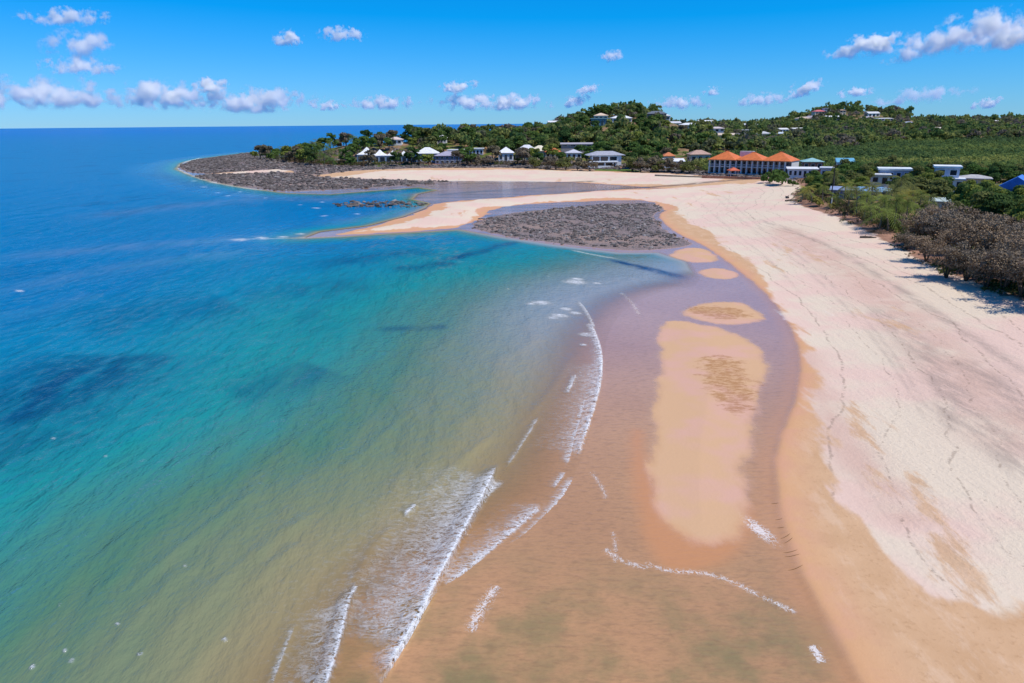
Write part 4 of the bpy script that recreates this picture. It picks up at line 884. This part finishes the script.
def scatter(poly, n, gap, w, h, tries=40, check=True, force=False):
    poly = [tuple(p) for p in poly]; xs = [p[0] for p in poly]; ys = [p[1] for p in poly]; out = []
    for _ in range(n * tries):
        if len(out) >= n: break
        x, y = random.uniform(min(xs), max(xs)), random.uniform(min(ys), max(ys))
        if not inside(poly, x, y): continue
        if any((x - a) ** 2 + (y - b) ** 2 < gap * gap for a, b in PLACED): continue
        if check and blocks(x, y, w, h): continue
        out.append((x, y)); PLACED.append((x, y))
    return sorted(out, key=lambda p: p[0] / p[1])
ORD = ['first', 'second', 'third', 'fourth', 'fifth', 'sixth', 'seventh', 'eighth', 'ninth', 'tenth', 'eleventh', 'twelfth', 'thirteenth', 'fourteenth', 'fifteenth', 'sixteenth', 'seventeenth', 'eighteenth', 'nineteenth', 'twentieth', 'twenty-first', 'twenty-second', 'twenty-third', 'twenty-fourth', 'twenty-fifth', 'twenty-sixth', 'twenty-seventh', 'twenty-eighth']
# brown, thinly leaved trees along the sand on the right: front row, then the ones behind
front = [(907, 250), (926, 262), (946, 278), (966, 281), (985, 287), (1003, 290), (1022, 297), (1046, 309)]
for i, (px, py) in enumerate(front):
    x, y, z = at(px, py); PLACED.append((x, y))
    lab = ['brown thinly leaved tree alone at the left end of the brown thicket'] + ['%s brown thinly leaved tree from the left along the sand edge' % ORD[k] for k in range(1, 8)]
    plant('beach_tree', 'brown', x, y, 'brown' if i % 3 else 'grey-brown', (.62, .74, .78, .84, .88, .95, .98, 1.0)[i], lab[i], 'tree', 'brown trees along the sand', i)
back = [(918, 243), (935, 247), (952, 254), (972, 263), (992, 268), (1012, 275), (1032, 282), (940, 238), (962, 245), (984, 252), (1006, 258), (1028, 265), (1048, 290), (972, 240), (1000, 246), (1026, 252)]
order = sorted(range(len(back)), key=lambda k: back[k][0])
for i, k in enumerate(order):
    x, y, z = at(*back[k]); PLACED.append((x, y))
    plant('beach_tree', 'brown', x, y, ('brown', 'grey-brown', 'brown')[i % 3], .88 + .1 * (i % 3), 'brown thinly leaved tree behind the sand-edge row, %s from the left' % ORD[i], 'tree', 'brown trees behind the front row', i + 1)
# palms at the head of the right-hand sand
palms = [(801, 202, 1.0), (812, 203, .85), (822, 203, .8), (838, 207, .75), (848, 207, .95), (856, 214, .8), (864, 219, .9), (872, 223, 1.0), (880, 228, 1.0), (888, 231, 1.05), (894, 228, .95), (860, 209, .9), (870, 214, 1.0), (878, 218, .9), (886, 221, 1.0), (899, 224, .95), (905, 228, .9),
         (845, 201, .95), (862, 203, .8), (893, 214, 1.0), (902, 217, .9), (912, 222, .95), (833, 197, 1.0), (910, 213, .9), (918, 217, .9), (928, 222, .8), (898, 207, 1.0), (915, 208, .9)]
palms = sorted(palms)
for i, (px, py, s) in enumerate(palms):
    x, y, z = at(px, py); PLACED.append((x, y))
    plant('palm_tree', 'palm', x, y, ('palm green', 'golden green', 'palm green', 'olive')[i % 4], s * 1.12, '%s palm from the left in the grove above the right-hand sand' % ORD[i], 'palm', 'palms of the right-hand grove', i)
x, y, z = at(829, 209); plant('palm_tree', 'palm', x, y, 'golden green', .42, 'tiny stemless palm sprouting on bare brown ground before the dark pole', 'palm', None, 0)
# round bush below the right end of the resort
for i, (px, py, s, lab) in enumerate(((780, 185, 2.7, 'big round bright-green bush below the right end of the orange-roofed building'), (768, 183, 1.6, 'smaller green bush touching the left side of the big round bush'), (792, 186, 1.1, 'low green bush right of the big round bush at the sand corner'))):
    x, y, z = at(px, py); PLACED.append((x, y)); plant('bush', 'bush', x, y, 'mid green', s, lab, 'bush', None, i)
x, y, z = at(818, 206); plant('bush', 'bush', x, y, 'golden green', 1.15, 'golden-green low bush on brown ground left of the dark pole', 'bush')
# grove of leafy trees behind them
POLY_R = [un(*p, 3) for p in ((806, 196), (850, 205), (890, 214), (930, 228), (1060, 262), (1090, 215), (1030, 186), (960, 181), (880, 176), (812, 181))]
def landmark(x, y, marks):
    px = proj(x, y, 5)[0]; b = min(marks, key=lambda m: abs(m[0] - px)); return ('left of' if px < b[0] - 6 else 'right of' if px > b[0] + 6 else 'before') + ' ' + b[1]
toneR = ['dark green', 'mid green', 'olive', 'mid green', 'dark green', 'yellow-green', 'olive']
MR = [(812, 'the teal-roofed house'), (845, 'the tall teal-topped house'), (895, 'the blue-walled house'), (945, 'the tall boxy white house'), (1010, 'the bright blue gabled house')]
def tree_field(pts, kind, s0, s1, tones, marks, what, cat_group, name='broadleaf_tree'):
    for i, (x, y) in enumerate(pts):
        tn = tones[(i * 5 + int(x)) % len(tones)]; sc = random.uniform(s0, s1); big = 'tall' if sc > (s0 + s1) / 2 else 'low'
        plant(name, kind, x, y, tn, sc, '%s %s tree %s, %s' % (big, tn, what, landmark(x, y, marks)), 'tree', cat_group, i)
HIDE = .30
tree_field(scatter(POLY_R, 120, 4.6, 3.0, 6.0), 'near', .66, 1.04, toneR, MR, 'in the right-hand grove', 'leafy trees of the right-hand grove')
HIDE = .20
# headland trees
POLY_H = [un(*p, 3) for p in ((268, 160.5), (300, 164), (350, 166), (420, 166), (520, 166), (640, 168.5), (700, 172))] + [(100, 420), (60, 490), (30, 540), (-10, 560), (-60, 545), (-120, 525), (-170, 530), (-200, 555)]
MH = [(281, 'the brown-roofed cottage'), (337, 'the white treetop cottage'), (388, 'the white peaked roofs'), (450, 'the lavender-roofed house'), (540, 'the cream-roofed house'), (606, 'the modern white house'), (674, 'the white shed')]
POLY_HP = [un(*p, 3) for p in ((272, 161), (300, 164), (345, 166), (362, 166), (358, 158), (330, 153), (290, 153))]
for i, (x, y) in enumerate(scatter(POLY_HP, 46, 3.6, 2.0, 6)):
    plant('palm_tree', 'palm', x, y, ('palm green', 'mid green', 'olive')[i % 3], random.uniform(.95, 1.4), 'palm in the dense clump at the seaward end of the headland, left of the lawn', 'palm', 'palms of the headland clump', i)
greyline = [(556, 171), (566, 171.5), (578, 171.8), (590, 172.5), (632, 173), (641, 173.5), (650, 174), (658, 174), (667, 174), (634, 169), (646, 170), (657, 170.5), (682, 174.5), (690, 175), (546, 170.5), (535, 170), (487, 168), (478, 168)]
for i, (px, py) in enumerate(sorted(greyline)):
    x, y, z = at(px, py - 1.6); PLACED.append((x, y))
    s = .72 if blocks(x, y, 2.5, 5) else random.uniform(.95, 1.2)
    plant('shore_tree', 'shore', x, y, ('grey-brown', 'grey-brown', 'olive')[i % 3], s, '%s shore tree from the left in the greyish row above the far sand' % ORD[i], 'tree', 'greyish shore trees', i)
tones_h = ['dark green', 'mid green', 'mid green', 'olive', 'dark green', 'yellow-green', 'mid green', 'grey-brown']
tree_field(scatter(POLY_H, 165, 5.2, 3.4, 7.0), 'mid', .92, 1.35, tones_h, MH, 'on the headland', 'leafy trees of the headland')
for i, (px, py, D, s, lab) in enumerate(((378, 143, 480, .8, 'tall dark pine standing up from the headland crest above the peaked roofs'), (393, 144, 480, .7, 'dark pine just right of the tallest pine on the headland crest'), (354, 143, 490, .55, 'small pine left on the headland crest'), (422, 147, 480, .62, 'pine on the headland crest above the blue-walled beach house'),
        (471, 148, 470, .75, 'dark pine rising behind the flat white-topped house'), (463, 148, 480, .6, 'slim pine left of the one behind the flat white-topped house'), (409, 146, 490, .5, 'little pine in a gap of the headland crest'),
        (697, 131, 690, .95, 'pine on the skyline left of the bright white gabled house'), (752, 130, 700, 1.0, 'dark pine on the skyline between the two hills'), (845, 114, 985, 1.15, 'pine pointing up from the top of the second hill'), (816, 117, 985, 1.0, 'pine beside the red roof of the second hill'), (790, 124, 960, .9, 'pine on the left slope of the second hill'))):
    d = fw * F + rt * (px - 512) + up * (341.5 - py); d = d / d[1] * D
    PLACED.append((d[0], d[1])); plant('pine_tree', 'pine', d[0], d[1], 'dark green', s, lab, 'pine', 'dark pines on the skylines', i)
# first hill: the nearer trees singly
POLY_1 = [(22, 520), (60, 470), (140, 455), (190, 500), (190, 560), (120, 575), (60, 590), (25, 580)]
M1 = [(553, 'the tiny seaward house'), (600, 'the cream-roofed house'), (622, 'the long white-roofed house'), (656, 'the dark grey house'), (690, 'the saddle houses')]
tree_field(scatter(POLY_1, 75, 6.0, 3.6, 7), 'mid', .9, 1.25, tones_h, M1, 'on the first hill', 'leafy trees of the first hill')

# ---- the far woods and the mangrove flats read as one mass: leaf clumps merged into one object each
def mass(name, pts, tones, n, R0, H0, leaf, mat, seed, label, cat, clump=5):
    r = np.random.default_rng(seed); protos = []
    for k in range(5):
        C, N, L = crown_pts(np.random.default_rng(seed + k), n, R0, H0, clump, .0, .75); protos.append(leaves(C, N, leaf, np.random.default_rng(seed + 9 + k)))
    Vs, Fs, T, A = [], [], [], []; b = 0
    for i, (x, y, z, s) in enumerate(pts):
        V, Fc, ti = protos[i % 5]; a = r.uniform(0, 6.28); ca, sa = math.cos(a) * s, math.sin(a) * s
        Vs.append(np.c_[V[:, 0] * ca - V[:, 1] * sa + x, V[:, 0] * sa + V[:, 1] * ca + y, V[:, 2] * s * r.uniform(.8, 1.2) + z]); Fs.append(Fc + b); b += len(V); T.append(ti); A.append(np.full(len(V), tones[i]))
    o = link(name, mesh_np(name, np.vstack(Vs), np.vstack(Fs), mat, False, {'tint': np.concatenate(T), 'tone': np.concatenate(A)}), kind='stuff', label=label, cat=cat); return o
def field(x0, x1, y0, y1, step, test, growth=0.0):
    out = []; y = y0
    while y < y1:
        st = step * (1 + growth * (y - y0)); x = x0
        while x < x1:
            a, b = x + random.uniform(-1, 1) * st, y + random.uniform(-1.2, 1.2) * st; x += st
            if abs(a) > .80 * b + 25: continue
            if test(a, b): out.append((a, b))
        y += st
    return out
def hill_amount(x, y): return sum(h * math.exp(-.5 * (((x - cx) / sx) ** 2 + ((y - cy) / sy) ** 2)) for cx, cy, sx, sy, h, p in HILLS)
PL = np.array(PLACED)
def wood_test(x, y):
    if hill_amount(x, y) < 2.2 and y < 900: return False
    if sdf(LAND, np.array([x]), np.array([y]), 30)[0] < 8: return False
    if y < 620 and ((PL[:, 0] - x) ** 2 + (PL[:, 1] - y) ** 2).min() < 14: return False
    return not blocks(x, y, 4.5, 8.5)
W = field(-60, 1500, 455, 1900, 7.0, wood_test, .0011)
tn = np.clip(vnoise([p[0] for p in W], [p[1] for p in W], 28, 21) * .62 + rng.random(len(W)) * .55 - .08, 0, 1)
mass('woodland', [(x, y, ground(x, y) - .2, random.uniform(.85, 1.55) * (1 + .00055 * max(0, y - 500))) for x, y in W], tn, 110, 4.2, 6.6, 1.25, M['wood_stuff'], 31, 'mixed green and grey-brown woodland covering the hills and the far ridge', 'woodland')
def mang_test(x, y):
    if hill_amount(x, y) >= 3.0: return False
    if x < 95 + (y - 340) * .12: return False
    if inside(POLY_R, x, y): return False
    if x * .52 + 120 > y: return False
    return not blocks(x, y, 2.5, 3.0)
G = field(80, 1100, 330, 900, 4.8, mang_test, .0011)
tn = np.clip(vnoise([p[0] * .5 for p in G], [p[1] * .9 for p in G], 38, 23) * 1.0 - .15 + rng.random(len(G)) * .22 + np.array([.3 * math.exp(-((p[1] - 385) / 45) ** 2) for p in G]), 0, 1)
mass('mangrove_flat', [(x, y, ground(x, y) - .4, random.uniform(.8, 1.2) * (1 + .0006 * (y - 330))) for x, y in G], tn, 85, 3.6, 2.7, .72, M['mangrove'], 41, 'wide flat of dense green mangrove canopy between the beach houses and the hills', 'mangrove')
# low scrub and dune grass along the back of the beach
sc = []
for _ in range(5200):
    k = random.randrange(len(LANDF) - 1); u = random.random(); p = LANDF[k] * (1 - u) + LANDF[k + 1] * u
    dd = abs(random.gauss(0, 1)) * 8 - 1.0; x, y = p[0] + dd * .85 + random.gauss(0, .5), p[1] + dd * .5 + random.gauss(0, .5)
    if dd < 5.5 and y > 128 and random.random() < .88: continue
    if vnoise(np.array([x]), np.array([y]), 4.5, 61)[0] < .34 + .25 * (dd < 2): continue
    sc.append((x, y, ground(x, y) - .05, random.uniform(.35, 1.0) * (.6 + .06 * min(max(dd, 0), 12))))
for _ in range(1500):
    k = random.randrange(len(LANDN) - 1); u = random.random(); p = LANDN[k] * (1 - u) + LANDN[k + 1] * u
    dd = abs(random.gauss(0, 1)) * 7 + 1.5; x, y = p[0] + random.gauss(0, 2), p[1] + dd
    if blocks(x, y, .6, 1.2): continue
    sc.append((x, y, ground(x, y) - .05, random.uniform(.7, 1.5)))
tn = np.clip(vnoise([p[0] for p in sc], [p[1] for p in sc], 9, 63) * .9 + rng.random(len(sc)) * .35 - .15, 0, 1)
mass('dune_scrub', sc, tn, 34, .95, 1.0, .30, M['scrub'], 51, 'low brown and green scrub along the back edge of the sand', 'scrub', 4)

# ------------------------------------------------------------------ rocks
def rock_mat(name, stops):
    t = NT(name); P = t.pos(); n = t.noise(P, 2.2, 4, .65)
    c = t.ramp(t.attr('tone'), stops); c = t.mix(t.mul(t.mr(n, .4, .7), .4), c, (.05, .045, .04))
    return t.done(t.bsdf(c, .85, .25, t.bump(n, .08)))
M['rock'] = rock_mat('rock', [(0, (.066, .054, .048)), (.4, (.132, .110, .099)), (.75, (.20, .176, .164)), (1, (.30, .275, .262))])
bm_ico = None
def ico():
    import bmesh
    b = bmesh.new(); bmesh.ops.create_icosphere(b, subdivisions=1, radius=1.0)
    V = np.array([v.co[:] for v in b.verts]); Fc = np.array([[v.index for v in f.verts] for f in b.faces]); b.free(); return V, Fc
IV, IF = ico()
def rocks(name, polys, dens, smin, smax, seed, label, tone0, thin=None):
    r = np.random.default_rng(seed); Vs, Fs, T = [], [], []; b = 0
    for P in polys:
        lo, hi = P.min(0), P.max(0); n = int((hi - lo).prod() * dens)
        pts = r.uniform(lo, hi, (n, 2)); d = sdf(P, pts[:, 0], pts[:, 1], 30) + (vnoise(pts[:, 0], pts[:, 1], 5, seed + 2) - .5) * 5
        k = (d > 0) & (r.random(n) < np.clip(.15 + d / 4, 0, 1)) & (vnoise(pts[:, 0], pts[:, 1], 3.5, seed + 3) > .22)
        for x, y in pts[k]:
            s = smin + (smax - smin) * r.random() ** 3.2; V = IV * r.uniform(.65, 1.3, (12, 1)) * np.array([r.uniform(.8, 1.4), r.uniform(.8, 1.4), r.uniform(.45, .8)]) * s
            a = r.uniform(0, 6.28); V = np.c_[V[:, 0] * math.cos(a) - V[:, 1] * math.sin(a) + x, V[:, 0] * math.sin(a) + V[:, 1] * math.cos(a) + y, V[:, 2] + max(ground(x, y), -.12) + .12 * s]
            Vs.append(V); Fs.append(IF + b); b += 12; T.append(np.full(12, np.clip(tone0 + r.normal() * .24, 0, 1)))
    return link(name, mesh_np(name, np.vstack(Vs), np.vstack(Fs), M['rock'], False, {'tone': np.concatenate(T)}), kind='stuff', label=label, cat='rocks')
rocks('cobbles', [ROCKS[0]], 1.7, .16, .62, 71, 'grey-brown cobble flat in the bend between the lagoon and the sand', .52)
rocks('rocks', ROCKS[1:], .55, .3, 1.2, 73, 'dark rocks of the long rocky point and the rock band under the headland houses', .36)

# ------------------------------------------------------------------ small things
x, y, z = at(830, 207); o = bpy.data.objects.new('pole', None); col.objects.link(o); o.location = (x, y, z); tag(o, 'tall slim dark pole standing at the seaward edge of the palms', 'pole')
link('shaft', MB().tube([(0, 0, -.5), (0, 0, 6), (0, 0, 12.4)], [.17, .15, .11], 8).mesh('shaft', plain('dark_timber', (.035, .03, .03), .8)), o)
link('crossarm', MB().box(-.7, -.08, 11.3, .7, .08, 11.5).mesh('crossarm', M['bark']), o)
x, y, z = at(830.8, 208.6); link('post', MB().tube([(0, 0, -.3), (0, 0, 3.0), (0, 0, 3.1)], [.16, .15, .05], 8).mesh('post', wallm((226, 226, 222))), label='short white post at the foot of the tall dark pole', cat='post', loc=(x, y, z))
logm = plain('weathered_wood', (.16, .135, .115), .9, 3, .35, .1, .1)
def log(px, py, L, r_, rz, label):
    x, y, z = at(px, py); q = random.Random(int(px)); mb = MB().tube([(-L / 2, 0, r_ * .7), (-L * .2, q.uniform(-.2, .2), r_), (L * .2, q.uniform(-.2, .2), r_ * .9), (L / 2, .1, r_ * .6)], [r_, r_ * 1.05, r_ * .8, r_ * .45], 7)
    for k in range(3): u = q.uniform(-.3, .4) * L; mb.tube([(u, 0, r_), (u + .4, q.choice((-.5, .5)), r_ + q.uniform(.2, .7))], [r_ * .35, r_ * .12], 5)
    link('driftwood_log', mb.mesh('driftwood_log', logm), label=label, cat='driftwood', loc=(x, y, z), rz=R(rz))
log(787, 198, 3.4, .35, 80, 'short thick driftwood stump at the corner of the sand'); log(793, 201, 5.5, .28, 15, 'long grey driftwood log on the sand below the leftmost palm'); log(800, 201.5, 2.6, .3, 50, 'dark driftwood piece at the foot of the leftmost palm')
log(868, 238, 3.2, .22, -20, 'dark log lying along the scrub edge left of the brown trees'); log(1008, 296, 2.2, .14, -15, 'thin grey branch lying on the sand under the brown trees')
# a run of crescent tracks pressed into the damp sand beside the channel
mb = MB()
for px, py, L, rz in ((786, 537, .9, 30), (789, 541, .9, 35), (791, 552, .95, 10), (793, 556, 1.0, 8), (796, 569, 1.1, 20), (775, 504, .5, 0), (779, 520, .5, 10), (781, 528, .45, 0)):
    x, y, z = at(px, py); a = R(rz)
    pts = [(x + math.cos(a) * u * L - math.sin(a) * (.25 * L * (u * u)), y + math.sin(a) * u * L + math.cos(a) * (.25 * L * u * u), 0) for u in np.linspace(-.5, .5, 6)]
    pts = [(p[0], p[1], ground(p[0], p[1]) + .004) for p in pts]; mb.tube(pts, [.006, .016, .02, .02, .016, .006], 6)
link('sand_tracks', mb.mesh('sand_tracks', plain('wet_sand_clods', lin(112, 82, 54), .8)), kind='stuff', label='run of dark crescent tracks in the damp sand beside the channel', cat='tracks')
# lawns
def lawn(pts, label, z=.06):
    P = densify(np.array([at(*p)[:2] for p in pts]), 1, True); c = P.mean(0); V = []; Fs = []
    rings = 5
    for q in range(rings + 1):
        for p in P: w = c + (p - c) * q / rings; V.append((w[0], w[1], ground(*w) + z + .05 * (q < rings)))
    n = len(P)
    for q in range(rings):
        for i in range(n): Fs.append((q * n + i, (q + 1) * n + i, (q + 1) * n + (i + 1) % n, q * n + (i + 1) % n))
    me = bpy.data.meshes.new('lawn'); me.from_pydata(V, [], Fs); me.materials.append(plain('lawn_grass', (.13, .20, .035), .9, .6, .25, .1, .1)); link('lawn', me, label=label, cat='lawn', kind='stuff')
lawn([(362, 166.2), (385, 166.6), (420, 166.2), (432, 165.5), (425, 163.8), (392, 163.2), (368, 163.6)], 'bright green lawn in front of the white peaked roofs')
lawn([(590, 170.4), (612, 171.2), (636, 172.2), (642, 171), (628, 169.4), (604, 168.6)], 'bright green lawn below the modern white house')
# ------------------------------------------------------------------ clouds: real lumps of mist high over the sea and the hills
def cloud_mat(dens, asp, seed):
    t = NT('cloud_mist'); P = t.pos()
    ln = t.n('ShaderNodeVectorMath', operation='LENGTH'); t.put(ln.inputs[0], P); r = ln.outputs['Value']
    Q = t.mapping(P, loc=(seed, 0, 0), sc=asp)
    n = t.noise(Q, 1.25, 2, .5, .2); n2 = t.noise(Q, 3.2, 6, .62)
    zc = t.n('ShaderNodeSeparateXYZ'); t.put(zc.inputs[0], P)
    base = t.mr(zc.outputs[2], -.75, -.25)
    f = t.add(t.add(t.sub(.62, r), t.mul(t.sub(n, .5), CL_A)), t.mul(t.sub(n2, .5), CL_B))
    f = t.mul(t.mul(t.mr(f, .0, CL_E), t.mr(r, 1.0, .82)), base)
    v = t.n('ShaderNodeVolumePrincipled'); v.inputs['Color'].default_value = (.999, .990, .968, 1); v.inputs['Anisotropy'].default_value = CL_G
    t.put(v.inputs['Density'], t.mul(f, dens))
    return t.done(None, v.outputs[0])
CL_A, CL_B, CL_E, CL_G, CL_D = 2.4, 1.6, .85, 0.3, 17.0
def cloud(x0, y0, x1, y1, label, dens=1.0, tilt=0.0, dist=None):
    """hull from its bounds in the sky; the mist inside is uneven"""
    cx, cy = (x0 + x1) / 2, (y0 + y1) / 2
    d = fw * F + rt * (cx - 512) + up * (341.5 - cy); d = d / np.linalg.norm(d); el = math.asin(d[2]); D = dist or min(900 / max(math.tan(el), .02), 14000)
    w = (x1 - x0) / F * D * .60; h = (y1 - y0) / F * D * .58; dp = min(w, h * .9)
    r = np.random.default_rng(int(abs(x0) * 7 + y0)); import bmesh
    b = bmesh.new(); bmesh.ops.create_icosphere(b, subdivisions=3, radius=1.0); V = np.array([v.co[:] for v in b.verts]); Fc = np.array([[v.index for v in f.verts] for f in b.faces]); b.free()
    o = link('cloud', mesh_np('cloud', V, Fc, cloud_mat(dens * CL_D / h, (w / h, dp / h, 1), float(abs(x0 * 3.7 + y0))), True), label=label, cat='cloud', group='clouds')
    o.location = d * D + np.array([0, 0, CAM_H]); o.scale = (w, dp, h); o.rotation_euler = (0, R(-tilt), -math.atan2(d[0], d[1]))
    return o
for a in ((902, 20, 1010, 50, 'largest white cloud, long and leaning up to the right at the upper right', .75, 15), (960, 26, 1050, 50, 'ragged cloud streaming off the right end of the largest cloud', .7, 3), (836, 36, 903, 58, 'puffy white cloud left of the largest cloud', .9, 5),
          (30, 9, 98, 27, 'flat wispy cloud near the top left corner', .55, 3), (52, 30, 102, 60, 'tall puffy cloud left, under the flat wispy one', .6, 0), (50, 58, 112, 76, 'ragged lower tail of the tall puffy cloud on the left', .45, 0), (274, 30, 304, 47, 'small round cloud left of centre, high up', .8, 0), (320, 27, 366, 43, 'small flat cloud right of the small round cloud', .55, 0),
          (-40, 80, 112, 110, 'long low cloud bank at the left edge above the sea', .6, 0), (122, 82, 206, 112, 'low cumulus left in the bank above the sea', .7, 0), (194, 78, 226, 95, 'bright knob standing on top of the low cloud bank', .9, 0), (186, 88, 312, 115, 'widest low cumulus of the bank above the sea', .75, 0), (310, 100, 345, 112, 'small low cloud above the headland palms', .6, 0), (345, 95, 418, 112, 'low streak of cloud above the headland pines', .5, 0),
          (440, 80, 478, 94, 'small bright cloud above the middle of the headland', .8, 4), (430, 92, 504, 113, 'low ragged cloud above the lavender-roofed house', .55, 0), (474, 93, 552, 113, 'low cumulus just left of the first hill', .7, 0), (576, 84, 602, 97, 'small tilted cloud left above the first hill', .6, 18), (560, 94, 592, 108, 'little cloud hugging the left shoulder of the first hill', .5, 10), (598, 50, 624, 63, 'lone faint cloud high above the first hill', .35, 8),
          (650, 96, 710, 112, 'low faint cloud right of the first hill', .45, 0), (702, 86, 722, 97, 'tiny cloud over the saddle', .4, 10), (790, 80, 824, 97, 'white tilted cloud above the second hill', .7, 14), (840, 87, 870, 98, 'small cloud right above the second hill', .55, 6), (976, 98, 1000, 109, 'tiny bright cloud low at the right', .5, 10), (735, 92, 790, 108, 'faint flat cloud between the two hills', .35, 0), (880, 88, 960, 106, 'thin veil of cloud above the far ridge', .2, 4)):
    cloud(*a)
